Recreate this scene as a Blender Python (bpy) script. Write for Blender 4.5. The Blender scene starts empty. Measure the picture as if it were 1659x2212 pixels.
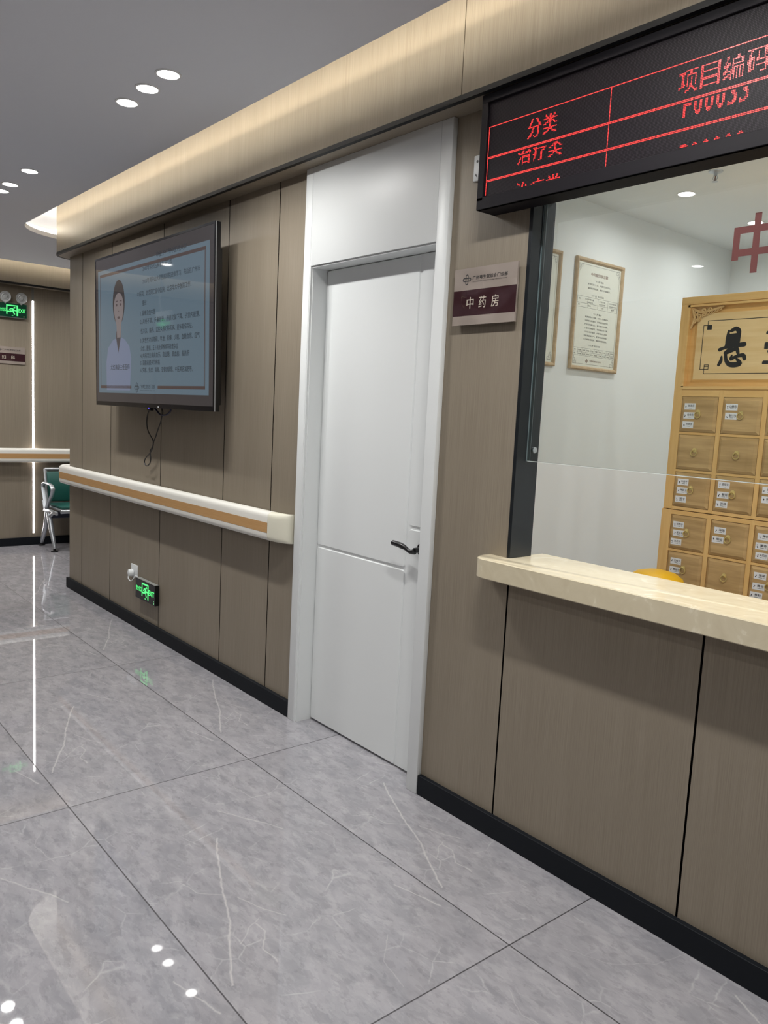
import bpy, bmesh, math, random
from mathutils import Vector, Matrix
from mathutils.bvhtree import BVHTree
random.seed(7)
PI = math.pi
S = bpy.context.scene
C = S.collection

# ------------------------------------------------------------------ camera
CAM = Vector((4.4575, -2.1047, 1.5))
yaw, pitch, roll, F = 0.8754, -0.1208, 0.0496, 1717.57
cd = bpy.data.cameras.new('camera'); cam = bpy.data.objects.new('camera', cd); C.objects.link(cam)
fwd = Vector((-math.sin(yaw)*math.cos(pitch), math.cos(yaw)*math.cos(pitch), math.sin(pitch)))
rt = Vector((math.cos(yaw), math.sin(yaw), 0)); up = rt.cross(fwd)
r2 = rt*math.cos(roll)+up*math.sin(roll); u2 = -rt*math.sin(roll)+up*math.cos(roll)
M = Matrix((r2, u2, -fwd)).transposed().to_4x4(); M.translation = CAM
cam.matrix_world = M
cd.sensor_fit = 'VERTICAL'; cd.sensor_height = 24.0; cd.lens = F*24.0/2212.0
cd.clip_start = 0.02; cd.clip_end = 100
S.camera = cam
# ------------------------------------------------------------------ view, world, light levels
S.view_settings.view_transform = 'Standard'; S.view_settings.look = 'None'
S.view_settings.exposure = 0.0; S.view_settings.gamma = 1.0; S.view_settings.use_curve_mapping = False
S.cycles.max_bounces = 10; S.cycles.diffuse_bounces = 5; S.cycles.glossy_bounces = 5
S.cycles.transparent_max_bounces = 12; S.cycles.caustics_reflective = False; S.cycles.caustics_refractive = False
S.cycles.sample_clamp_indirect = 4.0
W = bpy.data.worlds.new('world'); S.world = W; W.use_nodes = True
W.node_tree.nodes['Background'].inputs[0].default_value = (0.8, 0.85, 1, 1)
W.node_tree.nodes['Background'].inputs[1].default_value = 0.02
P_DOWN = 7.0       # watts of one corridor downlight
P_ROOM = 7.8      # watts of one pharmacy downlight
E_COVE = 19.0      # radiance of cove strips
E_STRIP = 36.0     # radiance of the vertical wall strip

# ------------------------------------------------------------------ materials
def nt(name):
    m = bpy.data.materials.new(name); m.use_nodes = True
    return m, m.node_tree.nodes, m.node_tree.links, m.node_tree.nodes['Principled BSDF']
def mat(name, col, rough=0.5, metal=0.0, emit=None, es=0.0, bump=0.0, bscale=400, spec=0.5, coat=0.0):
    m, n, l, b = nt(name)
    b.inputs['Base Color'].default_value = (*col, 1); b.inputs['Roughness'].default_value = rough
    b.inputs['Metallic'].default_value = metal; b.inputs['Specular IOR Level'].default_value = spec
    b.inputs['Coat Weight'].default_value = coat
    if emit: b.inputs['Emission Color'].default_value = (*emit, 1); b.inputs['Emission Strength'].default_value = es
    # a faint procedural mottling so no surface is perfectly flat
    g = n.new('ShaderNodeNewGeometry'); t = n.new('ShaderNodeTexNoise'); t.inputs['Scale'].default_value = bscale
    l.new(g.outputs['Position'], t.inputs['Vector'])
    mx = n.new('ShaderNodeMapRange'); mx.inputs['To Min'].default_value = rough*0.9; mx.inputs['To Max'].default_value = min(1, rough*1.1)
    l.new(t.outputs['Fac'], mx.inputs['Value']); l.new(mx.outputs['Result'], b.inputs['Roughness'])
    if bump:
        bp = n.new('ShaderNodeBump'); bp.inputs['Strength'].default_value = bump; bp.inputs['Distance'].default_value = 0.002
        l.new(t.outputs['Fac'], bp.inputs['Height']); l.new(bp.outputs['Normal'], b.inputs['Normal'])
    return m
def srgb(r, g, b):
    f = lambda c: (c/255/12.92 if c/255 <= .04045 else ((c/255+.055)/1.055)**2.4)
    return (f(r), f(g), f(b))
def grain(name, c0, c1, scl, rough=0.45, amp=1.0, spec=0.3, big=None, bump=0.05, bgain=(.84, .82, .80)):
    """streaky wood: noise stretched by the scale vector in world space"""
    m, n, l, b = nt(name)
    g = n.new('ShaderNodeNewGeometry'); mp = n.new('ShaderNodeMapping'); mp.inputs['Scale'].default_value = scl
    l.new(g.outputs['Position'], mp.inputs['Vector'])
    t = n.new('ShaderNodeTexNoise'); t.inputs['Scale'].default_value = 1; t.inputs['Detail'].default_value = 3; t.inputs['Roughness'].default_value = .6
    l.new(mp.outputs['Vector'], t.inputs['Vector'])
    cr = n.new('ShaderNodeValToRGB'); cr.color_ramp.elements[0].position = .5-.22/amp; cr.color_ramp.elements[1].position = .5+.22/amp
    cr.color_ramp.elements[0].color = (*c0, 1); cr.color_ramp.elements[1].color = (*c1, 1)
    l.new(t.outputs['Fac'], cr.inputs['Fac'])
    out = cr.outputs['Color']
    if big:
        t2 = n.new('ShaderNodeTexNoise'); t2.inputs['Scale'].default_value = 1; t2.inputs['Detail'].default_value = 2; t2.inputs['Distortion'].default_value = .6
        mp2 = n.new('ShaderNodeMapping'); mp2.inputs['Scale'].default_value = big; l.new(g.outputs['Position'], mp2.inputs['Vector'])
        l.new(mp2.outputs['Vector'], t2.inputs['Vector'])
        c2 = n.new('ShaderNodeValToRGB'); c2.color_ramp.elements[0].position = .35; c2.color_ramp.elements[1].position = .65
        c2.color_ramp.elements[0].color = (*bgain, 1); c2.color_ramp.elements[1].color = (1, 1, 1, 1)
        l.new(t2.outputs['Fac'], c2.inputs['Fac'])
        mx = n.new('ShaderNodeMix'); mx.data_type = 'RGBA'; mx.blend_type = 'MULTIPLY'; mx.inputs['Factor'].default_value = 1
        l.new(out, mx.inputs['A']); l.new(c2.outputs['Color'], mx.inputs['B']); out = mx.outputs['Result']
    l.new(out, b.inputs['Base Color'])
    b.inputs['Roughness'].default_value = rough; b.inputs['Specular IOR Level'].default_value = spec
    if bump:
        bp = n.new('ShaderNodeBump'); bp.inputs['Strength'].default_value = bump; bp.inputs['Distance'].default_value = .001
        l.new(t.outputs['Fac'], bp.inputs['Height']); l.new(bp.outputs['Normal'], b.inputs['Normal'])
    return m
def emis(name, col, s):
    m, n, l, b = nt(name)
    b.inputs['Base Color'].default_value = (.02, .02, .02, 1)
    b.inputs['Emission Color'].default_value = (*col, 1); b.inputs['Emission Strength'].default_value = s
    b.inputs['Roughness'].default_value = .3
    return m

# floor tiles: every tile carries the same printed marble pattern
T0, TX, TA, TY = 0.112, 1.4897, -0.4131, 0.7582
def floor_mat():
    m, n, l, b = nt('polished grey marble tile')
    g = n.new('ShaderNodeNewGeometry'); sx = n.new('ShaderNodeSeparateXYZ'); l.new(g.outputs['Position'], sx.inputs[0])
    def mth(op, a, bb=None, c=None):
        q = n.new('ShaderNodeMath'); q.operation = op
        for i, v in enumerate((a, bb, c)):
            if v is None: continue
            if isinstance(v, (int, float)): q.inputs[i].default_value = v
            else: l.new(v, q.inputs[i])
        return q.outputs[0]
    lx = mth('FLOORED_MODULO', mth('SUBTRACT', sx.outputs['X'], T0), TX)
    ly = mth('FLOORED_MODULO', mth('SUBTRACT', sx.outputs['Y'], TA), TY)
    cx = n.new('ShaderNodeCombineXYZ'); l.new(lx, cx.inputs[0]); l.new(ly, cx.inputs[1])
    V = cx.outputs[0]
    wn = n.new('ShaderNodeTexNoise'); wn.inputs['Scale'].default_value = 26; wn.inputs['Detail'].default_value = 4; l.new(V, wn.inputs['Vector'])
    vs = n.new('ShaderNodeVectorMath'); vs.operation = 'SUBTRACT'; l.new(wn.outputs['Color'], vs.inputs[0]); vs.inputs[1].default_value = (.5, .5, .5)
    vm = n.new('ShaderNodeVectorMath'); vm.operation = 'SCALE'; l.new(vs.outputs[0], vm.inputs[0]); vm.inputs['Scale'].default_value = .016
    va = n.new('ShaderNodeVectorMath'); va.operation = 'ADD'; l.new(V, va.inputs[0]); l.new(vm.outputs[0], va.inputs[1])
    WV = va.outputs[0]
    # cloudy marble patches, stretched along a diagonal
    mp = n.new('ShaderNodeMapping'); mp.inputs['Rotation'].default_value = (0, 0, .35); mp.inputs['Scale'].default_value = (7, 15, 1); l.new(WV, mp.inputs['Vector'])
    t1 = n.new('ShaderNodeTexNoise'); t1.inputs['Scale'].default_value = 1.0; t1.inputs['Detail'].default_value = 12; t1.inputs['Roughness'].default_value = .68; t1.inputs['Distortion'].default_value = .35
    l.new(mp.outputs[0], t1.inputs['Vector'])
    cr = n.new('ShaderNodeValToRGB'); e = cr.color_ramp.elements
    e[0].position = .28; e[0].color = (*srgb(145, 144, 150), 1); e[1].position = .74; e[1].color = (*srgb(172, 170, 175), 1)
    k = e.new(.46); k.color = (*srgb(154, 153, 158), 1); k = e.new(.52); k.color = (*srgb(162, 160, 165), 1)
    l.new(t1.outputs['Fac'], cr.inputs['Fac'])
    # flakes: broken cells, each with its own tone
    mp2 = n.new('ShaderNodeMapping'); mp2.inputs['Rotation'].default_value = (0, 0, .3); mp2.inputs['Scale'].default_value = (15, 30, 1); l.new(WV, mp2.inputs['Vector'])
    vo = n.new('ShaderNodeTexVoronoi'); vo.inputs['Scale'].default_value = 1; l.new(mp2.outputs[0], vo.inputs['Vector'])
    sc = n.new('ShaderNodeSeparateColor'); l.new(vo.outputs['Color'], sc.inputs[0])
    tone = n.new('ShaderNodeMapRange'); tone.inputs['To Min'].default_value = .965; tone.inputs['To Max'].default_value = 1.03; l.new(sc.outputs[0], tone.inputs['Value'])
    mk = n.new('ShaderNodeVectorMath'); mk.operation = 'SCALE'; l.new(cr.outputs['Color'], mk.inputs[0]); l.new(tone.outputs['Result'], mk.inputs['Scale'])
    # hairline cracks round some of the cells
    ve = n.new('ShaderNodeTexVoronoi'); ve.feature = 'DISTANCE_TO_EDGE'; ve.inputs['Scale'].default_value = 6.5; l.new(WV, ve.inputs['Vector'])
    he = n.new('ShaderNodeMapRange'); he.inputs['From Min'].default_value = .0; he.inputs['From Max'].default_value = .022; he.inputs['To Min'].default_value = .5; he.inputs['To Max'].default_value = 0; l.new(ve.outputs['Distance'], he.inputs['Value'])
    hm = n.new('ShaderNodeTexNoise'); hm.inputs['Scale'].default_value = 5; hm.inputs['Detail'].default_value = 2; l.new(V, hm.inputs['Vector'])
    hr = n.new('ShaderNodeMapRange'); hr.inputs['From Min'].default_value = .50; hr.inputs['From Max'].default_value = .62; l.new(hm.outputs['Fac'], hr.inputs['Value'])
    m3 = n.new('ShaderNodeMix'); m3.data_type = 'RGBA'; l.new(mth('MULTIPLY', he.outputs['Result'], hr.outputs['Result']), m3.inputs['Factor']); l.new(mk.outputs[0], m3.inputs['A']); m3.inputs['B'].default_value = (*srgb(200, 198, 200), 1)
    def flakes(scale, lo, hi, k_, colr, seed):
        nonlocal_col = col_
        a_ = n.new('ShaderNodeMapping'); a_.inputs['Rotation'].default_value = (0, 0, .45); a_.inputs['Scale'].default_value = (scale, scale*2.1, 1); a_.inputs['Location'].default_value = (seed, seed*.7, 0); l.new(V, a_.inputs['Vector'])
        t_ = n.new('ShaderNodeTexNoise'); t_.inputs['Scale'].default_value = 1; t_.inputs['Detail'].default_value = 7; t_.inputs['Roughness'].default_value = .55; l.new(a_.outputs[0], t_.inputs['Vector'])
        r_ = n.new('ShaderNodeMapRange'); r_.inputs['From Min'].default_value = lo; r_.inputs['From Max'].default_value = hi; r_.inputs['To Max'].default_value = k_; l.new(t_.outputs['Fac'], r_.inputs['Value'])
        x_ = n.new('ShaderNodeMix'); x_.data_type = 'RGBA'; l.new(r_.outputs['Result'], x_.inputs['Factor']); l.new(nonlocal_col, x_.inputs['A']); x_.inputs['B'].default_value = (*colr, 1)
        return x_.outputs['Result']
    col_ = m3.outputs['Result']
    col_ = flakes(8, .555, .575, .20, srgb(184, 182, 186), 3.1)
    col_ = flakes(13, .56, .58, .17, srgb(190, 188, 191), 7.7)
    col_ = flakes(2.6, .50, .62, .34, srgb(138, 137, 143), 9.4)
    col_ = flakes(11, .57, .60, .24, srgb(122, 121, 127), 12.3)
    col_ = flakes(20, .60, .62, .22, srgb(118, 117, 122), 5.9)
    col = col_
    # printed veins traced in tile coordinates (metres)
    sw = n.new('ShaderNodeSeparateXYZ'); l.new(WV, sw.inputs[0]); px, py = sw.outputs['X'], sw.outputs['Y']
    veins = [([(.50,.345),(.55,.317),(.705,.247),(.825,.20),(.93,.16),(1.0,.12),(1.08,.08),(1.17,.037)], .0030, .95),
             ([(.97,.235),(.99,.19),(1.04,.137)], .0016, .6), ([(.983,.215),(1.03,.222),(1.09,.178),(1.16,.18)], .0022, .7),
             ([(.67,.125),(.755,.145),(.805,.203)], .0016, .55), ([(.84,.237),(.89,.252),(.94,.27),(1.0,.31)], .0018, .6),
             ([(1.066,.678),(1.123,.69),(1.173,.708),(1.238,.722)], .0022, .75), ([(.33,.44),(.44,.497),(.50,.538),(.572,.566)], .0024, .7),
             ([(.12,.62),(.2,.58),(.33,.60)], .0013, .4), ([(.1,.12),(.22,.17),(.3,.28),(.33,.40)], .0012, .35), ([(1.25,.5),(1.33,.42),(1.44,.40)], .0014, .4)]
    for pts, w, s in veins:
        d = None
        for (ax, ay), (bx, by) in zip(pts, pts[1:]):
            dx, dy = bx-ax, by-ay; L2 = dx*dx+dy*dy
            qx = mth('SUBTRACT', px, ax); qy = mth('SUBTRACT', py, ay)
            h = mth('ADD', mth('MULTIPLY', qx, dx/L2), mth('MULTIPLY', qy, dy/L2))
            hc = n.new('ShaderNodeClamp'); l.new(h, hc.inputs[0]); h = hc.outputs[0]
            ex = mth('MULTIPLY_ADD', h, -dx, qx); ey = mth('MULTIPLY_ADD', h, -dy, qy)
            dd = mth('ADD', mth('MULTIPLY', ex, ex), mth('MULTIPLY', ey, ey))
            d = dd if d is None else mth('MINIMUM', d, dd)
        d = mth('SQRT', d)
        mr = n.new('ShaderNodeMapRange'); mr.inputs['From Min'].default_value = w*.1; mr.inputs['From Max'].default_value = w*1.7
        mr.inputs['To Min'].default_value = s*.62; mr.inputs['To Max'].default_value = 0; l.new(d, mr.inputs['Value'])
        mm = n.new('ShaderNodeMix'); mm.data_type = 'RGBA'; l.new(mr.outputs['Result'], mm.inputs['Factor']); l.new(col, mm.inputs['A'])
        mm.inputs['B'].default_value = (*srgb(208, 204, 204), 1); col = mm.outputs['Result']
    # joints
    ex = mth('MINIMUM', lx, mth('SUBTRACT', TX, lx)); ey = mth('MINIMUM', ly, mth('SUBTRACT', TY, ly))
    e_ = mth('MINIMUM', ex, ey)
    mr = n.new('ShaderNodeMapRange'); mr.inputs['From Min'].default_value = .0015; mr.inputs['From Max'].default_value = .0026; l.new(e_, mr.inputs['Value'])
    mj = n.new('ShaderNodeMix'); mj.data_type = 'RGBA'; l.new(mr.outputs['Result'], mj.inputs['Factor']); mj.inputs['A'].default_value = (*srgb(60, 58, 62), 1); l.new(col, mj.inputs['B'])
    l.new(mj.outputs['Result'], b.inputs['Base Color'])
    mr2 = n.new('ShaderNodeMapRange'); mr2.inputs['From Min'].default_value = .0012; mr2.inputs['From Max'].default_value = .0022
    mr2.inputs['To Min'].default_value = .6; mr2.inputs['To Max'].default_value = .018; l.new(e_, mr2.inputs['Value']); l.new(mr2.outputs['Result'], b.inputs['Roughness'])
    b.inputs['Specular IOR Level'].default_value = .62
    return m
def glass_mat(name, tint):
    m, n, l, b = nt(name); n.remove(b)
    tr = n.new('ShaderNodeBsdfTransparent'); tr.inputs[0].default_value = (*tint, 1)
    gl = n.new('ShaderNodeBsdfGlossy'); gl.inputs['Roughness'].default_value = .0; gl.inputs['Color'].default_value = (1, 1, 1, 1)
    fr = n.new('ShaderNodeFresnel'); fr.inputs[0].default_value = 1.45
    mx = n.new('ShaderNodeMixShader'); l.new(fr.outputs[0], mx.inputs[0]); l.new(tr.outputs[0], mx.inputs[1]); l.new(gl.outputs[0], mx.inputs[2])
    l.new(mx.outputs[0], n['Material Output'].inputs[0])
    return m
def led_panel_mat():
    m, n, l, b = nt('unlit led matrix')
    g = n.new('ShaderNodeNewGeometry'); sx = n.new('ShaderNodeSeparateXYZ'); l.new(g.outputs['Position'], sx.inputs[0])
    def fr(o):
        a = n.new('ShaderNodeMath'); a.operation = 'DIVIDE'; l.new(o, a.inputs[0]); a.inputs[1].default_value = LP
        f = n.new('ShaderNodeMath'); f.operation = 'FRACT'; l.new(a.outputs[0], f.inputs[0])
        s = n.new('ShaderNodeMath'); s.operation = 'SUBTRACT'; l.new(f.outputs[0], s.inputs[0]); s.inputs[1].default_value = .5
        q = n.new('ShaderNodeMath'); q.operation = 'MULTIPLY'; l.new(s.outputs[0], q.inputs[0]); l.new(s.outputs[0], q.inputs[1]); return q.outputs[0]
    a = n.new('ShaderNodeMath'); l.new(fr(sx.outputs['X']), a.inputs[0]); l.new(fr(sx.outputs['Z']), a.inputs[1])
    mr = n.new('ShaderNodeMapRange'); mr.inputs['From Min'].default_value = .06; mr.inputs['From Max'].default_value = .16; l.new(a.outputs[0], mr.inputs['Value'])
    mx = n.new('ShaderNodeMix'); mx.data_type = 'RGBA'; l.new(mr.outputs['Result'], mx.inputs['Factor'])
    mx.inputs['A'].default_value = (*srgb(50, 44, 50), 1); mx.inputs['B'].default_value = (*srgb(9, 6, 9), 1); b.inputs['Specular IOR Level'].default_value = .15
    l.new(mx.outputs['Result'], b.inputs['Base Color']); b.inputs['Roughness'].default_value = .5
    return m
LP = 0.0039

def stone_mat():
    m, n, l, b = nt('cream quartz stone')
    g = n.new('ShaderNodeNewGeometry')
    t = n.new('ShaderNodeTexNoise'); t.inputs['Scale'].default_value = 7; t.inputs['Detail'].default_value = 8; t.inputs['Distortion'].default_value = 3; l.new(g.outputs['Position'], t.inputs['Vector'])
    cr = n.new('ShaderNodeValToRGB'); e = cr.color_ramp.elements
    e[0].position = .3; e[0].color = (*srgb(206, 194, 166), 1); e[1].position = .62; e[1].color = (*srgb(214, 203, 176), 1)
    k = e.new(.68); k.color = (*srgb(226, 217, 194), 1); k = e.new(.72); k.color = (*srgb(213, 202, 175), 1)
    l.new(t.outputs['Fac'], cr.inputs['Fac']); l.new(cr.outputs['Color'], b.inputs['Base Color'])
    b.inputs['Roughness'].default_value = .12; b.inputs['Specular IOR Level'].default_value = .5
    return m

WOOD = grain('taupe wood veneer panel', srgb(129, 119, 104), srgb(149, 139, 124), (420, 420, 3.0), rough=.42, amp=.9, big=(9, 9, .5), bgain=(.95, .945, .94))
MB_ = {}
def mm(k, *a, **kw):
    if k not in MB_: MB_[k] = mat(k, *a, **kw)
    return MB_[k]
FLOOR = floor_mat(); STONE = stone_mat(); LEDP = led_panel_mat()
BLACK = mm('black anodised trim', srgb(12, 13, 16), .5, spec=.25)
FRAMEB = mm('blue black window frame', srgb(26, 30, 34), .3)
BASEB = mm('black skirting metal', srgb(11, 16, 23), .6, spec=.25)
GAP = mm('dark panel gap', srgb(12, 8, 7), .95, spec=.1)
PAINT = mm('grey white ceiling paint', srgb(222, 224, 230), .9, bump=.05)
WHITE = mm('white interior paint', srgb(232, 236, 235), .85, bump=.05)
DOORW = mm('white lacquer', srgb(226, 229, 229), .38, spec=.4)
PVC = mm('ivory vinyl', srgb(232, 230, 222), .45)
PVC2 = mm('ivory end cap vinyl', srgb(224, 221, 203), .5)
STRIPE = grain('orange wood print', srgb(184, 142, 92), srgb(196, 155, 106), (6, 6, 300), rough=.45, bump=0)
CHROME = mm('satin silver alloy', srgb(196, 200, 205), .38, .75)
GREEN = mm('dark green vinyl', srgb(14, 80, 72), .5)
BLK = mm('black plastic', srgb(18, 18, 20), .35)
SHELL = mm('black steel box', srgb(17, 14, 20), .62, spec=.22)
INK = mm('black ink', srgb(24, 24, 26), .6)
GREYINK = mm('grey ink', srgb(110, 112, 108), .6)
BRINK = mm('brown ink', srgb(120, 84, 68), .6)
GLASS = glass_mat('clear glass', (.974, .990, .982))
GEDGE = mm('green glass edge', srgb(66, 84, 88), .2)
GEDGB = mm('bright glass edge', srgb(226, 234, 230), .25)
PINE = grain('golden pine wood', srgb(222, 176, 108), srgb(236, 196, 130), (3, 3, 40), rough=.38, amp=.9, bump=.02)
PINEV = grain('golden pine stile', srgb(220, 174, 106), srgb(236, 196, 130), (40, 40, 3), rough=.38, amp=.9, bump=.02)
DRAW = grain('drawer front wood', srgb(180, 148, 98), srgb(210, 176, 124), (3.0, 3.0, 30), rough=.36, amp=1.1, big=(4, 4, 16), bump=.02)
PLAQ = grain('plaque wood', srgb(226, 190, 132), srgb(240, 210, 156), (2.2, 2.2, 26), rough=.4, amp=1.0, bump=.02)
BRASS = mm('brass', srgb(222, 200, 132), .3, .7)
STICK = mm('white sticker', srgb(232, 232, 232), .5)
PFRAME = grain('poster frame wood', srgb(180, 156, 124), srgb(202, 180, 148), (30, 30, 30), rough=.5, bump=0)
SHEET = mm('cream poster paper', srgb(224, 226, 214), .5)
def wavy(m):
    n, l = m.node_tree.nodes, m.node_tree.links; b = n['Principled BSDF']; g = n.new('ShaderNodeNewGeometry'); t = n.new('ShaderNodeTexNoise'); t.inputs['Scale'].default_value = 13; t.inputs['Detail'].default_value = 0
    l.new(g.outputs['Position'], t.inputs['Vector']); p_ = n.new('ShaderNodeBump'); p_.inputs['Strength'].default_value = 1.0; p_.inputs['Distance'].default_value = .012
    l.new(t.outputs['Fac'], p_.inputs['Height']); l.new(p_.outputs['Normal'], b.inputs['Normal']); l.new(p_.outputs['Normal'], b.inputs['Coat Normal']); return m
ACRY = mm('champagne acrylic sign', srgb(152, 141, 133), .08, spec=.5, coat=.3)
PLUM = mm('plum sign band', srgb(58, 36, 40), .08, spec=.5, coat=.3)
wavy(ACRY); wavy(PLUM)
SIGNT = mm('sign lettering', srgb(196, 186, 172), .3)
MAROON = mm('maroon vinyl letter', srgb(104, 62, 60), .6, spec=.2)
YEL = mm('yellow plastic', srgb(236, 182, 24), .45)
RED = emis('lit red led', (1.0, .03, .03), 2.2)
REDL = emis('lit red led row', (1.0, .05, .045), 2.2)
LENS = emis('downlight lens', (1, .98, .94), 30)
LENS2 = emis('pharmacy downlight lens', (1, 1, .98), 30)
COVE = emis('warm cove strip', (1.0, .90, .72), E_COVE)
COVE_FILL = emis('added low cove strip', (1.0, .90, .72), E_COVE*4.6)
STRIP = emis('white wall light strip', (1.0, .93, .92), E_STRIP)
EXG = emis('green exit legend', (.09, .95, .22), 1.35)
EXGP = mm('dark green exit face', srgb(8, 62, 44), .25)
EXBK = mm('black exit face', srgb(10, 14, 16), .25)
LMPW = mm('pale grey lamp plastic', srgb(176, 178, 178), .4)
BLUE = emis('blue indicator', (.15, .1, 1.0), 1.2)
BLUEC = mm('dark blue cable', srgb(34, 38, 70), .5)
def screen(name, col, s=1.0):
    m, n, l, b = nt(name)
    b.inputs['Base Color'].default_value = (.012, .012, .014, 1); b.inputs['Roughness'].default_value = .04
    b.inputs['Emission Color'].default_value = (*col, 1); b.inputs['Emission Strength'].default_value = s
    b.inputs['Specular IOR Level'].default_value = .6
    return m
SC_BG = screen('screen page', srgb(85, 101, 112)); SC_BR = screen('screen brown band', srgb(54, 50, 50)); SC_BR2 = screen('screen brown line', srgb(68, 56, 54))
SC_TX = screen('screen text', srgb(40, 47, 54)); SC_SKIN = screen('screen skin', srgb(112, 104, 104)); SC_HAIR = screen('screen hair', srgb(52, 48, 48))
SC_COAT = screen('screen white coat', srgb(102, 111, 132)); SC_FACE = screen('screen feature', srgb(70, 60, 62)); SC_DRK = screen('screen shirt', srgb(62, 58, 62))

# ------------------------------------------------------------------ builders
WLOC = {}
def wloc(o): return WLOC.get(o.name, Vector((0, 0, 0))) if o else Vector((0, 0, 0))
class MB:
    def __init__(s): s.v = []; s.f = []; s.m = []
    def add(s, vs, fs, mi=0):
        k = len(s.v); s.v += [Vector(p) for p in vs]; s.f += [tuple(k+i for i in f) for f in fs]; s.m += [mi]*len(fs); return s
    def box(s, a, b, mi=0, bev=0.0, seg=2):
        a = Vector(a); b = Vector(b)
        lo = Vector([min(x, y) for x, y in zip(a, b)]); hi = Vector([max(x, y) for x, y in zip(a, b)])
        if bev <= 0:
            x0, y0, z0 = lo; x1, y1, z1 = hi
            s.add([(x0,y0,z0),(x1,y0,z0),(x1,y1,z0),(x0,y1,z0),(x0,y0,z1),(x1,y0,z1),(x1,y1,z1),(x0,y1,z1)],
                  [(0,3,2,1),(4,5,6,7),(0,1,5,4),(1,2,6,5),(2,3,7,6),(3,0,4,7)], mi)
        else:
            bm = bmesh.new(); bmesh.ops.create_cube(bm, size=1)
            for v in bm.verts: v.co = Vector([lo[i]+(v.co[i]+.5)*(hi[i]-lo[i]) for i in range(3)])
            bmesh.ops.bevel(bm, geom=bm.edges[:], offset=min(bev, min(hi-lo)*.49), segments=seg, affect='EDGES', profile=.5)
            bm.verts.index_update(); s.add([v.co.copy() for v in bm.verts], [[v.index for v in f.verts] for f in bm.faces], mi); bm.free()
        return s
    def prism(s, pts, fr, d0, d1, mi=0, holes=None):
        """extrude 2D polygon in frame fr=(O,U,V,N) from depth d0 to d1; pts counter-clockwise seen from N"""
        O, U, V, N = fr
        bm = bmesh.new()
        loops = [pts]+(holes or [])
        def pt(p, d): return O+U*p[0]+V*p[1]+N*d
        if not holes:
            n = len(pts); vs = [pt(p, d0) for p in pts]+[pt(p, d1) for p in pts]
            fs = [tuple(range(n-1, -1, -1)), tuple(range(n, 2*n))]+[(i, (i+1) % n, n+(i+1) % n, n+i) for i in range(n)]
            s.add(vs, fs, mi)
        else:
            from mathutils.geometry import tessellate_polygon
            allp = [p for L in loops for p in L]
            tr = tessellate_polygon([[Vector((p[0], p[1], 0)) for p in L] for L in loops])
            n = len(allp); vs = [pt(p, d0) for p in allp]+[pt(p, d1) for p in allp]; fs = []
            for t in tr:
                a, b_, c = [Vector((allp[i][0], allp[i][1])) for i in t]
                ccw = (b_-a).cross(c-a) > 0; t = t if ccw else (t[0], t[2], t[1])
                fs.append(tuple(n+i for i in t)); fs.append((t[2], t[1], t[0]))
            k = 0
            for L in loops:
                m_ = len(L)
                for i in range(m_): fs.append((k+i, k+(i+1) % m_, n+k+(i+1) % m_, n+k+i))
                k += m_
            s.add(vs, fs, mi)
        bm.free(); return s
    def tube(s, pts, r, n=10, mi=0, closed=False, flat=1.0, upv=None):
        pts = [Vector(p) for p in pts]; R = r if isinstance(r, (list, tuple)) else [r]*len(pts)
        rings = []; pn = None; N_ = len(pts)
        for i, p in enumerate(pts):
            t = (pts[(i+1) % N_] if (closed or i < N_-1) else p)-(pts[i-1] if (closed or i > 0) else p); t.normalize()
            if pn is None:
                a = Vector(upv) if upv else (Vector((0, 0, 1)) if abs(t.z) < .9 else Vector((1, 0, 0)))
            else: a = pn
            nn = (a-t*a.dot(t)).normalized(); pn = nn; bb = t.cross(nn)
            rings.append([p+nn*math.cos(2*PI*j/n)*R[i]*flat+bb*math.sin(2*PI*j/n)*R[i] for j in range(n)])
        vs = [q for g in rings for q in g]; fs = []
        K = len(rings)
        for i in range(K if closed else K-1):
            a, b = i*n, ((i+1) % K)*n
            for j in range(n): fs.append((a+j, b+j, b+(j+1) % n, a+(j+1) % n))
        if not closed: fs.append(tuple(range(n))[::1]); fs.append(tuple(reversed(range((K-1)*n, K*n))))
        s.add(vs, fs, mi); return s
    def lathe(s, prof, O, ax=(0, 0, 1), n=24, mi=0):
        O = Vector(O); A = Vector(ax).normalized(); a = Vector((0, 0, 1)) if abs(A.z) < .9 else Vector((1, 0, 0))
        X = (a-A*a.dot(A)).normalized(); Y = A.cross(X); vs = []; fs = []
        for r, h in prof:
            for j in range(n): vs.append(O+A*h+X*(r*math.cos(2*PI*j/n))+Y*(r*math.sin(2*PI*j/n)))
        for i in range(len(prof)-1):
            for j in range(n): fs.append((i*n+j, i*n+(j+1) % n, (i+1)*n+(j+1) % n, (i+1)*n+j))
        fs.append(tuple(reversed(range(n)))); fs.append(tuple(range((len(prof)-1)*n, len(prof)*n)))
        s.add(vs, fs, mi); return s
    def build(s, name, mats, parent=None, smooth=False, label=None):
        me = bpy.data.meshes.new(name); off = wloc(parent)
        me.from_pydata([tuple(v-off) for v in s.v], [], s.f)
        for m in (mats if isinstance(mats, (list, tuple)) else [mats]): me.materials.append(m)
        me.polygons.foreach_set('material_index', s.m)
        bm = bmesh.new(); bm.from_mesh(me); bmesh.ops.recalc_face_normals(bm, faces=bm.faces[:]); bm.to_mesh(me); bm.free()
        if smooth:
            me.polygons.foreach_set('use_smooth', [True]*len(me.polygons))
            try: me.set_sharp_from_angle(angle=math.radians(38))
            except Exception: pass
        o = bpy.data.objects.new(name, me); C.objects.link(o)
        if parent: o.parent = parent; WLOC[o.name] = off.copy()
        if label: o['label'] = label
        return o
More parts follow.
